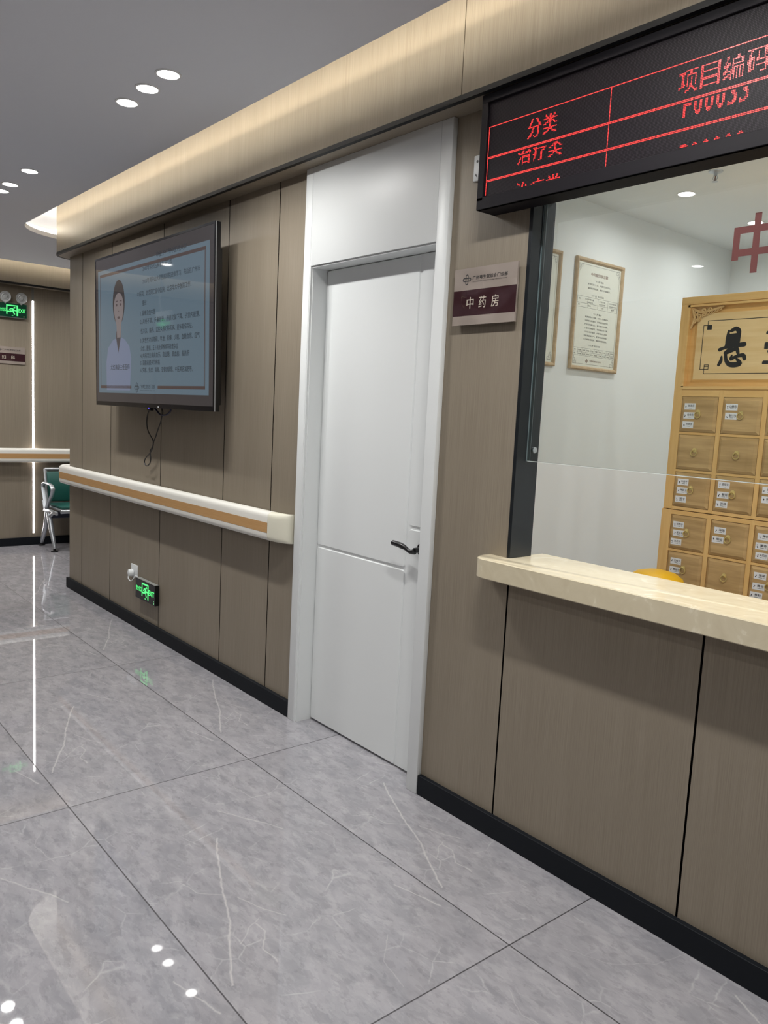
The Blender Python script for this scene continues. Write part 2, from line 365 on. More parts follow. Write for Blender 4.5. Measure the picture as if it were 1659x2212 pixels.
def thing(name, label, cat, loc, group=None):
    o = bpy.data.objects.new(name, None); C.objects.link(o); o.location = loc; o.empty_display_size = .05
    o['label'] = label; o['category'] = cat
    if group: o['group'] = group
    WLOC[o.name] = Vector(loc); return o
def tag(o, label, cat, group=None):
    o['label'] = label; o['category'] = cat
    if group: o['group'] = group
    return o
def struct(o): o['kind'] = 'structure'; return o
def recenter(o, loc):
    """put a single-mesh thing's origin at its base"""
    loc = Vector(loc); o.data.transform(Matrix.Translation(-loc)); o.location = loc; WLOC[o.name] = loc; return o
X_, Y_, Z_ = Vector((1, 0, 0)), Vector((0, 1, 0)), Vector((0, 0, 1))
def FY(y, x=0, z=0): return (Vector((x, y, z)), X_, Z_, -Y_)       # plane seen from -y
def FX(x, y=0, z=0): return (Vector((x, y, z)), Y_, Z_, X_)        # plane seen from +x
def rect(x0, y0, x1, y1): return [(x0, y0), (x1, y0), (x1, y1), (x0, y1)]
def circ(cx, cy, r, n=24, ry=None): return [(cx+r*math.cos(2*PI*i/n), cy+(ry or r)*math.sin(2*PI*i/n)) for i in range(n)]
def rrect(x0, y0, x1, y1, r, k=5):
    o = []
    for cx, cy, a in ((x1-r, y0+r, -PI/2), (x1-r, y1-r, 0), (x0+r, y1-r, PI/2), (x0+r, y0+r, PI)):
        for i in range(k+1): t = a+i*PI/2/k; o.append((cx+r*math.cos(t), cy+r*math.sin(t)))
    return o
_tc = {}
def glyphs(body, bold=0.0, res=3):
    key = (body, bold, res)
    if key not in _tc:
        c = bpy.data.curves.new('t', 'FONT'); c.body = body; c.offset = bold; c.resolution_u = res; c.size = 1
        o = bpy.data.objects.new('t', c); C.objects.link(o)
        dg = bpy.context.evaluated_depsgraph_get(); me = o.evaluated_get(dg).to_mesh()
        vs = [v.co.copy() for v in me.vertices]; fs = [tuple(p.vertices) for p in me.polygons]
        bpy.data.objects.remove(o); bpy.data.curves.remove(c)
        _tc[key] = (vs, fs)
    return _tc[key]
def text(mb, body, fr, x0, y0, x1=None, y1=None, h=None, d=.0005, mi=0, bold=0.0, align='L', res=2):
    """flat lettering fitted into x0..x1 / y0..y1 of a frame"""
    vs, fs = glyphs(body, 0.0, res)
    if not vs: return mb
    ax, bx = min(v.x for v in vs), max(v.x for v in vs); ay, by = min(v.y for v in vs), max(v.y for v in vs)
    if h is not None:
        sc = h/(by-ay if by > ay else 1); w = (bx-ax)*sc; sx = sy = sc
        if x1 is not None and w > x1-x0: sx = (x1-x0)/(bx-ax); w = x1-x0
        ox = x0 if align == 'L' else (x0+x1)/2-w/2
    else: sx = (x1-x0)/(bx-ax); sy = (y1-y0)/(by-ay); ox = x0
    O, U, V, N = fr
    for k, (bx_, by_) in enumerate([(0, 0)] if not bold else [(-bold, 0), (bold, 0), (0, bold*.8)]):
        mb.add([O+U*(ox+(v.x-ax+bx_)*sx)+V*(y0+(v.y-ay+by_)*sy)+N*(d+k*.00004) for v in vs], fs, mi)
    return mb
def dup(o, parent=None, loc=None):
    c = o.copy(); C.objects.link(c)
    if parent is not None: c.parent = parent
    if loc is not None: c.location = loc
    for ch in [x for x in o.children]: dup(ch, c)
    return c

# ------------------------------------------------------------------ the shell
ZS, ZC, ZU = 2.5856, 2.7674, 3.05      # soffit, corridor ceiling, cove top
XF, XE, YB, XN, YE = -4.056, -1.98, -4.9, 6.6, 6.0
DL, G = .1087, .2336
struct(MB().box((XF-.1, YB-.1, -.1), (XN+.1, YE+.1, 0)).build('floor', FLOOR))

def panel_wall(name, fr, u0, u1, z0, z1, gaps, th=.012, gw=.0072, cut=None):
    """veneer panels with dark gaps on a thin black backing; fr at the finished face"""
    mb = MB(); O, U, V, N = fr
    mb.prism(rect(u0, z0, u1, z1), fr, -th-.008, -th, 1)
    e = [u0]+[g for g in gaps if u0 < g < u1]+[u1]
    for i in range(len(e)-1):
        a = e[i]+(gw/2 if i else 0); b = e[i+1]-(gw/2 if i < len(e)-2 else 0)
        k0 = len(mb.f); mb.prism(rect(a, z0, b, z1), fr, -th, 0, 0)
        for q in range(k0+2, len(mb.f)): mb.m[q] = 1      # the panel edges inside the joints are dark
    return mb
def join(*mbs):
    r = MB()
    for m in mbs: r.add(m.v, []); r.v = r.v
    return r
# long corridor wall (right of the photo): left part, strip between door and counter, over and under the service window
F0 = FY(0)
w = panel_wall('x', F0, XE, 1.31, 0, ZU, [-1.6956, -1.112, -.2733, .5438, 1.0426])
for (a, b, z0, z1, gp) in ((2.235, 2.621, 0, ZU, []), (2.621, 4.62, 0, .97, [2.6361, 3.3679, 4.1]), (2.621, 4.62, 2.246, ZU, [3.37, 4.1]), (4.62, XN, 0, ZU, [5.4, 6.1])):
    q = panel_wall('x', F0, a, b, z0, z1, gp); k = len(w.v); w.v += q.v; w.f += [tuple(k+i for i in f) for f in q.f]; w.m += q.m
struct(w.build('wall_right', [WOOD, GAP]))
# return wall going away from its left end
struct(panel_wall('x', (Vector((XE, 0, 0)), -Y_, Z_, -X_), -YE, -.013, 0, ZU, [-.6, -1.2, -1.8, -2.4, -3.0, -3.6]).build('wall_return', [WOOD, GAP]))
# core of the wall with the pharmacy's white inside face
for nm, a, b, z0, z1 in (('wall_pharmacy_door_left', 1.19, 1.31, 0, ZU), ('wall_pharmacy_door_top', 1.31, 2.24, 2.15, ZU), ('wall_pharmacy_front', 2.24, 2.621, 0, ZU), ('wall_pharmacy_counter', 2.621, 4.62, 0, .95), ('wall_pharmacy_window_top', 2.621, 4.62, 2.27, ZU), ('wall_pharmacy_front_right', 4.62, XN, 0, ZU)):
    struct(MB().box((a, .021, z0), (b, .10, z1)).build(nm, WHITE))
struct(MB().box((1.12, .021, 0), (1.2, 4.1, ZU)).build('wall_pharmacy_left', WHITE))
struct(MB().box((1.12, 4.02, 0), (XN, 4.12, ZU)).build('wall_pharmacy_back', WHITE))
struct(MB().box((5.6, .1, 0), (5.7, 4.02, ZU)).build('wall_pharmacy_right', WHITE))
struct(MB().box((1.2, .1, 2.905), (5.6, 4.02, 2.95)).build('ceiling_pharmacy', WHITE))
# far end wall with the vertical light slot
fw = panel_wall('x', FX(XF), YB, YE, 0, ZU, [-4.3, -3.5, -2.7, -1.9, -1.1, -.4, 1.0, 1.7, 2.4, 3.1])
struct(fw.build('wall_far', [WOOD, GAP]))
struct(panel_wall('x', (Vector((0, YB, 0)), -X_, Z_, Y_), -XN, -XF, 0, ZU, [-5.8, -5, -4.2, -3.4, -2.6, -1.8, -1, -.2, .6, 1.4, 2.2, 3.0]).build('wall_opposite', [WOOD, GAP]))
struct(panel_wall('x', (Vector((XN, 0, 0)), -Y_, Z_, -X_), 0, -YB, 0, ZU, [.8, 1.6, 2.4, 3.2, 4.0]).build('wall_near', [WOOD, GAP]))
struct(MB().box((XF, YE, 0), (XE, YE+.05, ZU)).build('wall_corridor_end', WOOD))
def path_strip(mb, outer, inner, z0, z1, mi=0):
    n = len(outer)
    for i in range(n-1):
        a, b, c, d = outer[i], outer[i+1], inner[i+1], inner[i]
        mb.add([(*a, z0), (*b, z0), (*c, z0), (*d, z0), (*a, z1), (*b, z1), (*c, z1), (*d, z1)],
               [(0, 1, 2, 3), (7, 6, 5, 4), (0, 4, 5, 1), (2, 6, 7, 3)]+([(3, 7, 4, 0)] if i == 0 else [])+([(1, 5, 6, 2)] if i == n-2 else []), mi)
# ceiling slab with its rounded cove opening, and the plane above the cove
e = DL+G
rc = .45; arc = [(XE-e+rc-rc*math.sin(t), -e+rc-rc*math.cos(t)) for t in [i*PI/2/16 for i in range(17)]]
slab = [(XN, -e)]+arc+[(XE-e, YE), (XF+e, YE), (XF+e, YB), (XN, YB)]
FZ = (Vector((0, 0, 0)), X_, Y_, Z_)
b = MB().prism(slab, FZ, ZC, ZC+.018)
def offs(k):
    e2 = DL+G+k; r = rc+k
    return [(XN, -e2)]+[(XE-e2+r-r*math.sin(t), -e2+r-r*math.cos(t)) for t in [i*PI/2/16 for i in range(17)]]+[(XE-e2, YE)]
path_strip(b, offs(.018), offs(0), ZC+.017, ZC+.034)
b.box((XF+e, YB, ZC+.017), (XF+e+.018, YE, ZC+.034)); struct(b.build('ceiling', PAINT))
struct(MB().box((XF, YB, ZU), (XN, YE, ZU+.04)).build('ceiling_cove', PAINT))
# bulkheads: long one wraps round the wall end; straight one on the far wall
def bpath(off, r):
    x0, y0 = XE-off, -off
    return [(XN, y0)]+[(2.3705, y0), (2.3665, y0)]+[(x0+r-r*math.sin(t), y0+r-r*math.cos(t)) for t in [i*PI/2/14 for i in range(15)]]+[(x0, YE)]
bo, bi = bpath(DL, .16), bpath(DL-.018, .142)
b = MB()
path_strip(b, bo[0:2], bi[0:2], ZS+.016, ZU); path_strip(b, bo[2:], bi[2:], ZS+.016, ZU)
path_strip(b, bpath(DL-.004, .156)[1:3], bi[1:3], ZS+.016, ZU, 1)
struct(b.build('trim_1', [WOOD, GAP], smooth=True))
b = MB(); path_strip(b, bpath(DL+.002, .162), bi, ZS-.001, ZS+.0165); struct(b.build('trim_2', BLACK, smooth=True))
sof = bi+[(XE, YE), (XE, 0), (XN, 0)]
struct(MB().prism(sof, FZ, ZS, ZS+.01).build('trim_3', WOOD))
b = MB(); b.box((XF+DL-.018, YB, ZS+.016), (XF+DL, YE, ZU)); struct(b.build('trim_4', WOOD))
struct(MB().box((XF+DL-.02, YB, ZS-.001), (XF+DL+.003, YE, ZS+.0165)).build('trim_5', BLACK))
struct(MB().box((XF, YB, ZS), (XF+DL-.018, YE, ZS+.01)).build('trim_6', WOOD))
# skirtings
def base(mb, a, b): mb.box(a, b, bev=.0015, seg=1)
b = MB(); b.box((XE-.02, -.0201, 0), (1.2995, 0, .0804), bev=.0015, seg=1); b.box((XE-.02, -.0201, 0), (XE, YE, .0804), bev=.0015, seg=1); struct(b.build('baseboard_left', BASEB))
b = MB(); b.box((2.249, -.0201, 0), (XN, 0, .0804), bev=.0015, seg=1); struct(b.build('baseboard_right', BASEB))
b = MB(); b.box((XF, YB, 0), (XF+.015, YE, .0804), bev=.0015, seg=1); struct(b.build('baseboard_far', BASEB))

# cove light strips on top of the slab edge
b = MB(); path_strip(b, offs(.066), offs(.056), ZC+.036, ZC+.072); path_strip(b, offs(.096), offs(.084), ZC+.022, ZC+.033, 1)  # the lower strip is added to brighten the bulkhead's top band
recenter(tag(b.build('cove_light_strip', [COVE, COVE_FILL]), 'warm light strip with an added lower strip, hidden above the ceiling edge along the long wood bulkhead', 'light strip'), (0, -.4, ZC+.06))
b = MB(); b.box((XF+e+.056, YB, ZC+.036), (XF+e+.066, YE, ZC+.072))
recenter(tag(b.build('cove_light_strip', COVE), 'warm light strip hidden above the ceiling edge at the far wall', 'light strip'), (XF+e+.05, 0, ZC+.06))

# ------------------------------------------------------------------ door
d = bpy.data.objects.new('door_1', None); C.objects.link(d); d.location = (1.77, 0, 0); d['kind'] = 'structure'; WLOC[d.name] = Vector((1.77, 0, 0))
XL, XR, CF = 1.2995, 2.2485, -.0237
b = MB()
b.box((XL, CF, 0), (1.352, .0, ZS), bev=.003); b.box((1.352, CF+.002, 0), (1.358, .0, ZS))
b.box((1.352, CF+.012, 0), (1.364, .10, 2.15)); b.box((2.1875, CF, 0), (XR, 0, ZS), bev=.003)
b.box((2.178, CF+.012, 0), (2.19, .10, 2.15))
b.build('door_casing', DOORW, d, smooth=True)
b = MB(); b.box((1.3595, CF, 2.155), (2.1865, .0, ZS), bev=.002); b.box((1.36, CF+.008, 2.148), (2.186, .10, 2.154)); b.box((1.352, -.005, 2.15), (2.19, .09, 2.17))
b.build('transom_panel', DOORW, d, smooth=True)
leaf = MB(); YL = .0655
leaf.box((1.3655, YL+.005, .008), (2.1765, YL+.04, 2.146))
for a, z0, c_, z1 in ((1.3655, .872, 2.008, 2.146), (1.3655, .008, 2.008, .862), (2.022, 1.052, 2.1765, 2.146), (2.022, .008, 2.1765, 1.040)):
    p = rrect(a, z0, c_, z1, .012)
    O, U, V, N = FY(YL)
    n = len(p); cx, cz = (a+c_)/2, (z0+z1)/2
    inn = [(x+(.004 if x < cx else -.004), z+(.004 if z < cz else -.004)) for x, z in p]
    vs = [O+U*x+V*z-N*.006 for x, z in p]+[O+U*x+V*z for x, z in inn]
    leaf.add(vs, [tuple(range(n, 2*n))]+[(i, (i+1) % n, n+(i+1) % n, n+i) for i in range(n)])
leaf = leaf.build('door_leaf', DOORW, d)
h = MB(); hz = .966
h.lathe([(.026, 0), (.026, .008), (.012, .010), (.0105, .045)], (2.112, YL, hz), (0, -1, 0), 20)
pts = []; rr = []
for i in range(15):
    t = i/14; pts.append((2.118-.135*t, YL-.048-.004*math.sin(t*PI), hz+.002-.010*math.exp(-((t-.15)/.18)**2)+.010*math.sin(max(0, t-.25)/.75*PI*.55)*1.0)); rr.append(.0125-.0045*math.sin(min(1, t*1.9)*PI)*.9-.001*t)
h.tube(pts, rr, 12)
h.build('door_handle', mm('matt black handle', srgb(20, 20, 22), .3), leaf, smooth=True)

# ------------------------------------------------------------------ service window (structure) and its glass
wn = bpy.data.objects.new('window_1', None); C.objects.link(wn); wn.location = (3.6, 0, 1.025); wn['kind'] = 'structure'; WLOC[wn.name] = Vector((3.6, 0, 1.025))
b = MB(); b.box((2.621, -.003, 1.026), (2.636, .112, 2.246), bev=.001, seg=1); b.box((4.605, -.003, 1.026), (4.62, .112, 2.246), bev=.001, seg=1)
b.build('window_frame', FRAMEB, wn)
b = MB(); b.box((2.621, .0, 2.246), (4.62, .102, 2.272)); b.build('window_lintel', mm('grey bronze lintel', srgb(92, 86, 82), .35), wn)
g = MB()
gz0, gz1, gy0, gy1 = 1.3655, 2.246, .050, .062
g.add([(2.640, gy0, gz0+.002), (4.604, gy0, gz0+.002), (4.604, gy0, gz1), (2.640, gy0, gz1)], [(0, 1, 2, 3)], 0)
g.add([(2.640, gy1, gz0+.002), (4.604, gy1, gz0+.002), (4.604, gy1, gz1), (2.640, gy1, gz1)], [(0, 3, 2, 1)], 0)
g.box((2.6366, gy0, gz0), (2.640, gy1, gz1), 1); g.box((2.640, gy0, gz0), (4.604, gy1, gz0+.0022), 2)
pane = g.build('window_pane', [GLASS, GEDGE, GEDGB], wn)
b = MB(); b.lathe([(.011, 0), (.011, .008), (.004, .009)], (2.636, .083, 1.405), (1, 0, 0), 16); b.build('pane_screw', CHROME, wn, smooth=True)
b = MB(); b.box((2.636, .047, gz0), (2.6385, .050, gz1)); b.box((2.636, .062, gz0), (2.6385, .066, gz1)); b.build('glazing_bead', mm('grey rubber bead', srgb(112, 126, 130), .4), wn)
# maroon lettering stuck on the pane (first of the characters of the pharmacy's name)
FG = FY(gy0-.0008)
bx0, cw = 3.308, .016
def zhong(mb, fr, x0, z0, w, hh, t, mi=0):
    cx = x0+w/2
    mb.prism(rect(cx-t/2, z0, cx+t/2, z0+hh), fr, 0, .0003, mi)
    for a, b_ in ((x0, x0+t), (x0+w-t, x0+w)): mb.prism(rect(a, z0+hh*.24, b_, z0+hh*.80), fr, 0, .0003, mi)
    for z in (z0+hh*.80-t, z0+hh*.30): mb.prism(rect(x0, z, x0+w, z+t), fr, 0.0001, .0004, mi)
b = MB(); zhong(b, FG, 3.312, 1.930, .128, .157, .0185); ch = b.build('window_lettering', MAROON, wn)

# ------------------------------------------------------------------ counter top
cpts = [(4.75, -.10), (4.75, .20), (2.62, .20)]
zc0, zc1 = .956, 1.025
fpts = [(2.6215, .20), (2.6215, .1), (2.6215, -.0005), (2.54, -.0005), (2.54, -.04)]+[(2.60-.06*math.cos(t), -.04-.06*math.sin(t)) for t in [i*PI/2/8 for i in range(1, 9)]]+[(4.75, -.10), (4.75, .2)]
b = MB(); o = 0.003
def shrink(p, k):
    x, y = p; return (x+(k if x < 2.61 else -k), y+(k if y < 0.0 and y < -.01 else (-k if y > .15 else 0)))
n = len(fpts)
lv = [([shrink(p, o) for p in fpts], zc0), (fpts, zc0+o), (fpts, zc1-o), ([shrink(p, o) for p in fpts], zc1)]
vs = [(*p, z) for L, z in lv for p in L]; fs = [tuple(range(n-1, -1, -1)), tuple(range(3*n, 4*n))]
for k in range(3): fs += [(k*n+i, k*n+(i+1) % n, (k+1)*n+(i+1) % n, (k+1)*n+i) for i in range(n)]
b.add(vs, fs)
recenter(tag(b.build('counter_top', STONE, smooth=True), 'cream stone counter top with a rounded left corner under the service window', 'counter'), (3.6, .05, zc0))

# ------------------------------------------------------------------ handrails
def rail_profile(k=5):
    """(outward, height) section, closed loop; face split for the stripe"""
    p = [(.026, .004), (.040, 0)]
    for i in range(k+1): t = -PI/2+i*PI/2/k; p.append((.062+.022*math.cos(t)-.0, .022+.022*math.sin(t)))
    p += [(.0845, .036), (.0845, .093)]
    for i in range(k+1): t = i*PI/2/k; p.append((.056+.028*math.cos(t), .115+.028*math.sin(t)))
    p += [(.036, .141), (.026, .132)]
    return p
def sweep(mb, path, prof, mi_fn, z0=0, slope=None):
    """path: list of (pos xy, outward xy); prof (out,h)"""
    n = len(prof); vs = []
    for (x, y), (nx, ny) in path:
        zz = z0+(slope(x) if slope else 0)
        for o_, h_ in prof: vs.append((x+nx*o_, y+ny*o_, zz+h_))
    base_ = len(mb.v); mb.v += [Vector(v) for v in vs]
    for i in range(len(path)-1):
        for j in range(n):
            j2 = (j+1) % n
            mb.f.append((base_+i*n+j, base_+i*n+j2, base_+(i+1)*n+j2, base_+(i+1)*n+j)); mb.m.append(mi_fn(j))
    mb.f.append(tuple(base_+j for j in reversed(range(n)))); mb.m.append(0)
    mb.f.append(tuple(base_+(len(path)-1)*n+j for j in range(n))); mb.m.append(0)
prof = rail_profile(); jst = [i for i in range(len(prof)) if abs(prof[i][0]-.0845) < 1e-6][0]
def corner_path(x_end):
    P = [((x_end, 0), (0, -1))]+[((XE+.02, 0), (0, -1))]
    for i in range(1, 8): t = i*PI/2/8; P.append(((XE+.02*(1-math.sin(t)), .02*(1-math.cos(t))), (-math.sin(t), -math.cos(t))))
    P += [((XE, .02), (-1, 0)), ((XE, 1.5), (-1, 0))]; return P
sl = lambda x: .0055*x
rl = thing('handrail', 'ivory handrail with an orange wood stripe below the television', 'handrail', (-.4, -.05, .86))
b = MB(); sweep(b, corner_path(1.155), prof, lambda j: 0, .8575, sl); b.build('rail', PVC, rl, smooth=True)
b = MB(); sp = [(.0840, .040), (.0852, .040), (.0852, .090), (.0840, .090)]
sweep(b, corner_path(1.155), sp, lambda j: 0, .8575, sl); b.build('rail_stripe', STRIPE, rl)
b = MB(); path = [((1.156, 0), (0, -1))]
prof2 = prof
vs = []; K = 9
for i in range(K+1):
    t = i/K; x = 1.156+.085*t+.048*math.sin(t*PI/2)*1.0
    x = 1.156+.128*math.sin(t*PI/2); sc = math.cos(t*PI/2)
    for o_, h_ in prof: vs.append((min(x, 1.297), -max(.004, o_*(.30+.70*sc)), .8575+sl(x)+h_))
n = len(prof); fs = []
for i in range(K):
    for j in range(n): j2 = (j+1) % n; fs.append((i*n+j, i*n+j2, (i+1)*n+j2, (i+1)*n+j))
fs += [tuple(reversed(range(n))), tuple(K*n+j for j in range(n))]
b.add(vs, fs); b.build('end_cap', PVC2, rl, smooth=True)
for x in (-1.5, -.6, .3, 1.1): MB().box((x, -.03, .885), (x+.06, 0.001, .975)).build('rail_bracket', PVC, rl)
rf = thing('handrail', 'ivory handrail with an orange wood stripe on the far wall behind the bench', 'handrail', (XF+.04, .3, .86))
pf = [((XF, YB+.3), (1, 0)), ((XF, YE-.2), (1, 0))]
b = MB(); sweep(b, pf, prof, lambda j: 0, .853); b.build('rail', PVC, rf, smooth=True)
b = MB(); sweep(b, pf, sp, lambda j: 0, .853); b.build('rail_stripe', STRIPE, rf)
for y in (-3.5, -2.0, -.8, .8, 2.2, 3.6): MB().box((XF-.001, y, .885), (XF+.03, y+.06, .975)).build('rail_bracket', PVC, rf)

# ------------------------------------------------------------------ downlights
def downlight(x, y, z, power, lens, label, group=None, r=.041):
    t = thing('downlight', label, 'ceiling light', (x, y, z), group)
    b = MB(); R = r+.009
    n = 32; vs = []; prof_ = [(R, 0), (R, -.003), (r+.001, -.0045), (r, -.001), (r, 0)]
    b.lathe([(R, .0), (R, -.003), (R-.002, -.0045), (r+.001, -.0045), (r+.0005, -.002)], (x, y, z), n=n); b.f.pop(); b.m.pop()
    b.build('trim_ring', mm('white lamp ring', srgb(235, 235, 235), .4), t, smooth=True)
    b = MB(); b.lathe([(r+.0004, -.001), (r+.0004, -.0022)], (x, y, z), n=n); b.build('lens', lens, t)
    L = bpy.data.lights.new('downlight_beam', 'AREA'); L.shape = 'DISK'; L.size = r*1.9; L.energy = power; L.spread = math.radians(156 if lens is LENS else 165); L.color = (1, .99, .965) if lens is LENS else (1, .99, .985)
    o = bpy.data.objects.new('downlight_beam', L); C.objects.link(o); o.parent = t; o.location = (0, 0, -.006)
    return t
near = ['uppermost of the three round ceiling downlights in front of the white door', 'middle one of the three round ceiling downlights in front of the white door', 'lowest of the three round ceiling downlights in front of the white door']
for x, lb in zip((1.376, 1.179, .967), near): downlight(x, -.727, ZC, P_DOWN, LENS, lb)
far_ = ['round ceiling downlight at the left, first and uppermost of the farther row', 'round ceiling downlight at the left edge, middle of the farther row', 'round ceiling downlight at the left edge, cut by the picture border']
for x, lb in zip((-.461, -.858, -1.065), far_): downlight(x, -.72, ZC, P_DOWN, LENS, lb)
oo = 'round ceiling downlight outside the photo, behind or beside the camera'
for x, y in ((3.0, -.727), (3.2, -.727), (3.4, -.727), (5.0, -.727), (5.4, -.727), (1.067, -3.65), (3.3, -3.65), (3.5, -3.65), (5.2, -3.65), (2.2, -2.6), (4.4, -2.6)):
    downlight(x, y, ZC, P_DOWN, LENS, oo, 'downlights out of view')
downlight(-2.85, -1.51, ZC, P_DOWN, LENS, 'round ceiling downlight seen only as a reflection in the television')
for x, y in ((-3.25, -.38), (-3.25, -.62), (-3.25, -.86)): downlight(x, y, ZC, P_DOWN, LENS, oo, 'downlights out of view')  # unseen trio added to lift the dark far wall
for y in (1.0, 1.25, 3.6): downlight(-3.0, y, ZC, P_DOWN, LENS, 'round ceiling downlight outside the photo round the wall corner', 'downlights round the corner')  # the nearer two are unseen lamps added to brighten the far wall
downlight(1.744, 2.392, 2.905, P_ROOM*.55, LENS2, 'round pharmacy ceiling downlight left of the sprinkler', r=.046)
downlight(1.736, 3.281, 2.905, P_ROOM*.55, LENS2, 'round pharmacy ceiling downlight behind the maroon window character', r=.046)
for x, y in ((2.75, .80), (3.30, .80), (3.9, .9), (3.6, 2.4), (3.6, 3.4), (5.0, 1.4), (5.0, 3.2)):  # the front three are added to light the cabinet front
    downlight(x, y, 2.905, P_ROOM, LENS2, 'round pharmacy ceiling downlight outside the photo', 'pharmacy downlights out of view', r=.046)

# sprinkler
sp_ = thing('fire_sprinkler', 'small white pendent sprinkler head on the pharmacy ceiling', 'sprinkler', (2.078, 2.109, 2.905))
b = MB(); b.lathe([(.038, 0), (.037, -.004), (.022, -.010), (.012, -.012)], (2.078, 2.109, 2.905)); b.build('escutcheon', CHROME, sp_, smooth=True)
b = MB(); b.lathe([(.010, -.011), (.010, -.022), (.007, -.024)], (2.078, 2.109, 2.905))
for s in (-1, 1): b.tube([(2.078+s*.008, 2.109, 2.882), (2.078+s*.014, 2.109, 2.868), (2.078+s*.003, 2.109, 2.852)], .0022, 6)
b.build('sprinkler_frame', CHROME, sp_, smooth=True)
b = MB(); b.tube([(2.078, 2.109, 2.884), (2.078, 2.109, 2.854)], .003, 8); b.build('bulb', mm('dull red bulb', srgb(120, 84, 80), .2), sp_)
b = MB(); b.lathe([(.004, -.052), (.017, -.054), (.017, -.0555), (.004, -.0555)], (2.078, 2.109, 2.905)); b.build('deflector', CHROME, sp_)

# ------------------------------------------------------------------ vertical light strip on the far wall
vl = thing('wall_light_strip', 'tall white glowing light strip set upright in the far wood wall', 'light strip', (XF, .315, .12))
b = MB(); b.box((XF-.001, .305, .10), (XF+.002, .309, ZS-.005)); b.box((XF-.001, .323, .10), (XF+.002, .327, ZS-.005)); b.box((XF-.001, .309, 2.455), (XF+.001, .323, ZS-.005)); b.build('channel', mm('grey aluminium', srgb(130, 130, 126), .35, .6), vl)
b = MB(); b.box((XF, .3085, .125), (XF+.004, .3235, 2.455)); b.build('glowing_tube', STRIP, vl)

# ------------------------------------------------------------------ television
TVW, TVH = 1.684, .952
tv = thing('television', 'large wall-mounted television showing a doctor profile page', 'television', (-.987, -.1455, 1.476))
tv.rotation_euler = (.0165, 0, 0)
TF = (WLOC[tv.name], X_, Z_, -Y_)
Ot = WLOC[tv.name]
b = MB(); b.box(Ot+Vector((0, .001, 0)), Ot+Vector((TVW, .032, TVH)), bev=.003); b.box(Ot+Vector((.05, .03, .03)), Ot+Vector((TVW-.03, .06, TVH-.12)), bev=.01)
b.build('television_housing', BLK, tv, smooth=True)
b = MB()
for r_ in (rect(0, 0, TVW, .026), rect(0, TVH-.012, TVW, TVH), rect(0, .026, .010, TVH-.012), rect(TVW-.010, .026, TVW, TVH-.012)): b.prism(r_, TF, -.001, .0022)
b.build('bezel', mm('gloss black bezel', srgb(14, 15, 22), .12, spec=.6), tv)
b = MB(); b.box(Ot+Vector((TVW, .002, 0)), Ot+Vector((TVW+.002, .006, TVH))); b.build('edge_trim', CHROME, tv)
scr = MB().prism(rect(.010, .026, TVW-.010, TVH-.012), TF, 0, .0006).build('screen', SC_BR, tv)
b = MB(); b.prism(rect(.052, .082, TVW-.058, TVH-.085), TF, .0006, .0009); b.build('screen_page', SC_BG, scr)
b = MB(); T1 = .0009
for r_ in (rect(.085, .112, .60, .130), rect(.99, .112, TVW-.098, .130), rect(.085, TVH-.128, TVW-.098, TVH-.110), rect(.085, .130, .090, TVH-.128), rect(TVW-.112, .130, TVW-.104, TVH-.128), rect(TVW-.100, .130, TVW-.098, TVH-.110)): b.prism(r_, TF, T1, T1+.0003)
b.build('screen_border', SC_BR2, scr)
lines = [(.97, .802, 1.36, '毕业于广州中医药大学'), (.78, .745, 1.18, '2007年毕业后从事临床工作'), (.78, .672, 1.52, '2010年到中山大学附属医院进修学习，先后在广州市'), (.70, .602, 1.42, '中医院、北京同仁堂中医院、北京华大中医院工作。'),
         (.775, .548, .84, '擅长：'), (.745, .488, .96, '1. 疑难杂症中医'), (.745, .440, 1.52, '2. 月经不调、多囊卵巢、卵巢功能下降、子宫内膜薄、'), (.750, .384, 1.44, '性冷淡、痛经、盆腔炎等妇科疾病、更年期综合征。'),
         (.745, .330, 1.52, '3. 男性性功能障碍、早泄、阳痿、少精、血精血尿、疝气'), (.750, .282, 1.26, '杂症、腰痛、五十肩及颈椎病等疑难杂症'), (.745, .240, 1.40, '4. 内科常见病高血压、高血糖、高血脂、脂肪肝'),
         (.745, .198, 1.02, '5. 颈腰肩膝关节疼痛'), (.745, .155, 1.44, '6. 失眠、焦虑、抑郁、亚健康调理、中医美容减肥等。')]
for x, z, x1, s in lines:
    b = MB(); text(b, s, TF, x, z+.052, x1, z+.083, d=.0013, bold=.012, res=1); b.build('text_line', SC_TX, scr)
# clinic emblem: two interlocked capsule loops
def emblem(mb, fr, cx, cz, s, d, t=.09, mi=0):
    def ring(w, hh, dd):
        o = rrect(cx-w*s, cz-hh*s, cx+w*s, cz+hh*s, min(w, hh)*s*.98, 6); i = rrect(cx-(w-t)*s, cz-(hh-t)*s, cx+(w-t)*s, cz+(hh-t)*s, (min(w, hh)-t)*s*.95, 6)
        mb.prism(o, fr, dd, dd+.0003, mi, holes=[i])
    ring(.23, .62, d); ring(.68, .23, d+.0002)
b = MB(); emblem(b, TF, .685, .118, .05, .0009, .10); text(b, '广州粤生堂综合门诊部', TF, .73, .112, .95, .137, d=.0012, bold=.01); text(b, 'GUANGZHOU YUESHENGTANG GENERAL CLINIC', TF, .73, .098, .95, .104, d=.0012)
b.build('screen_logo', SC_TX, scr)
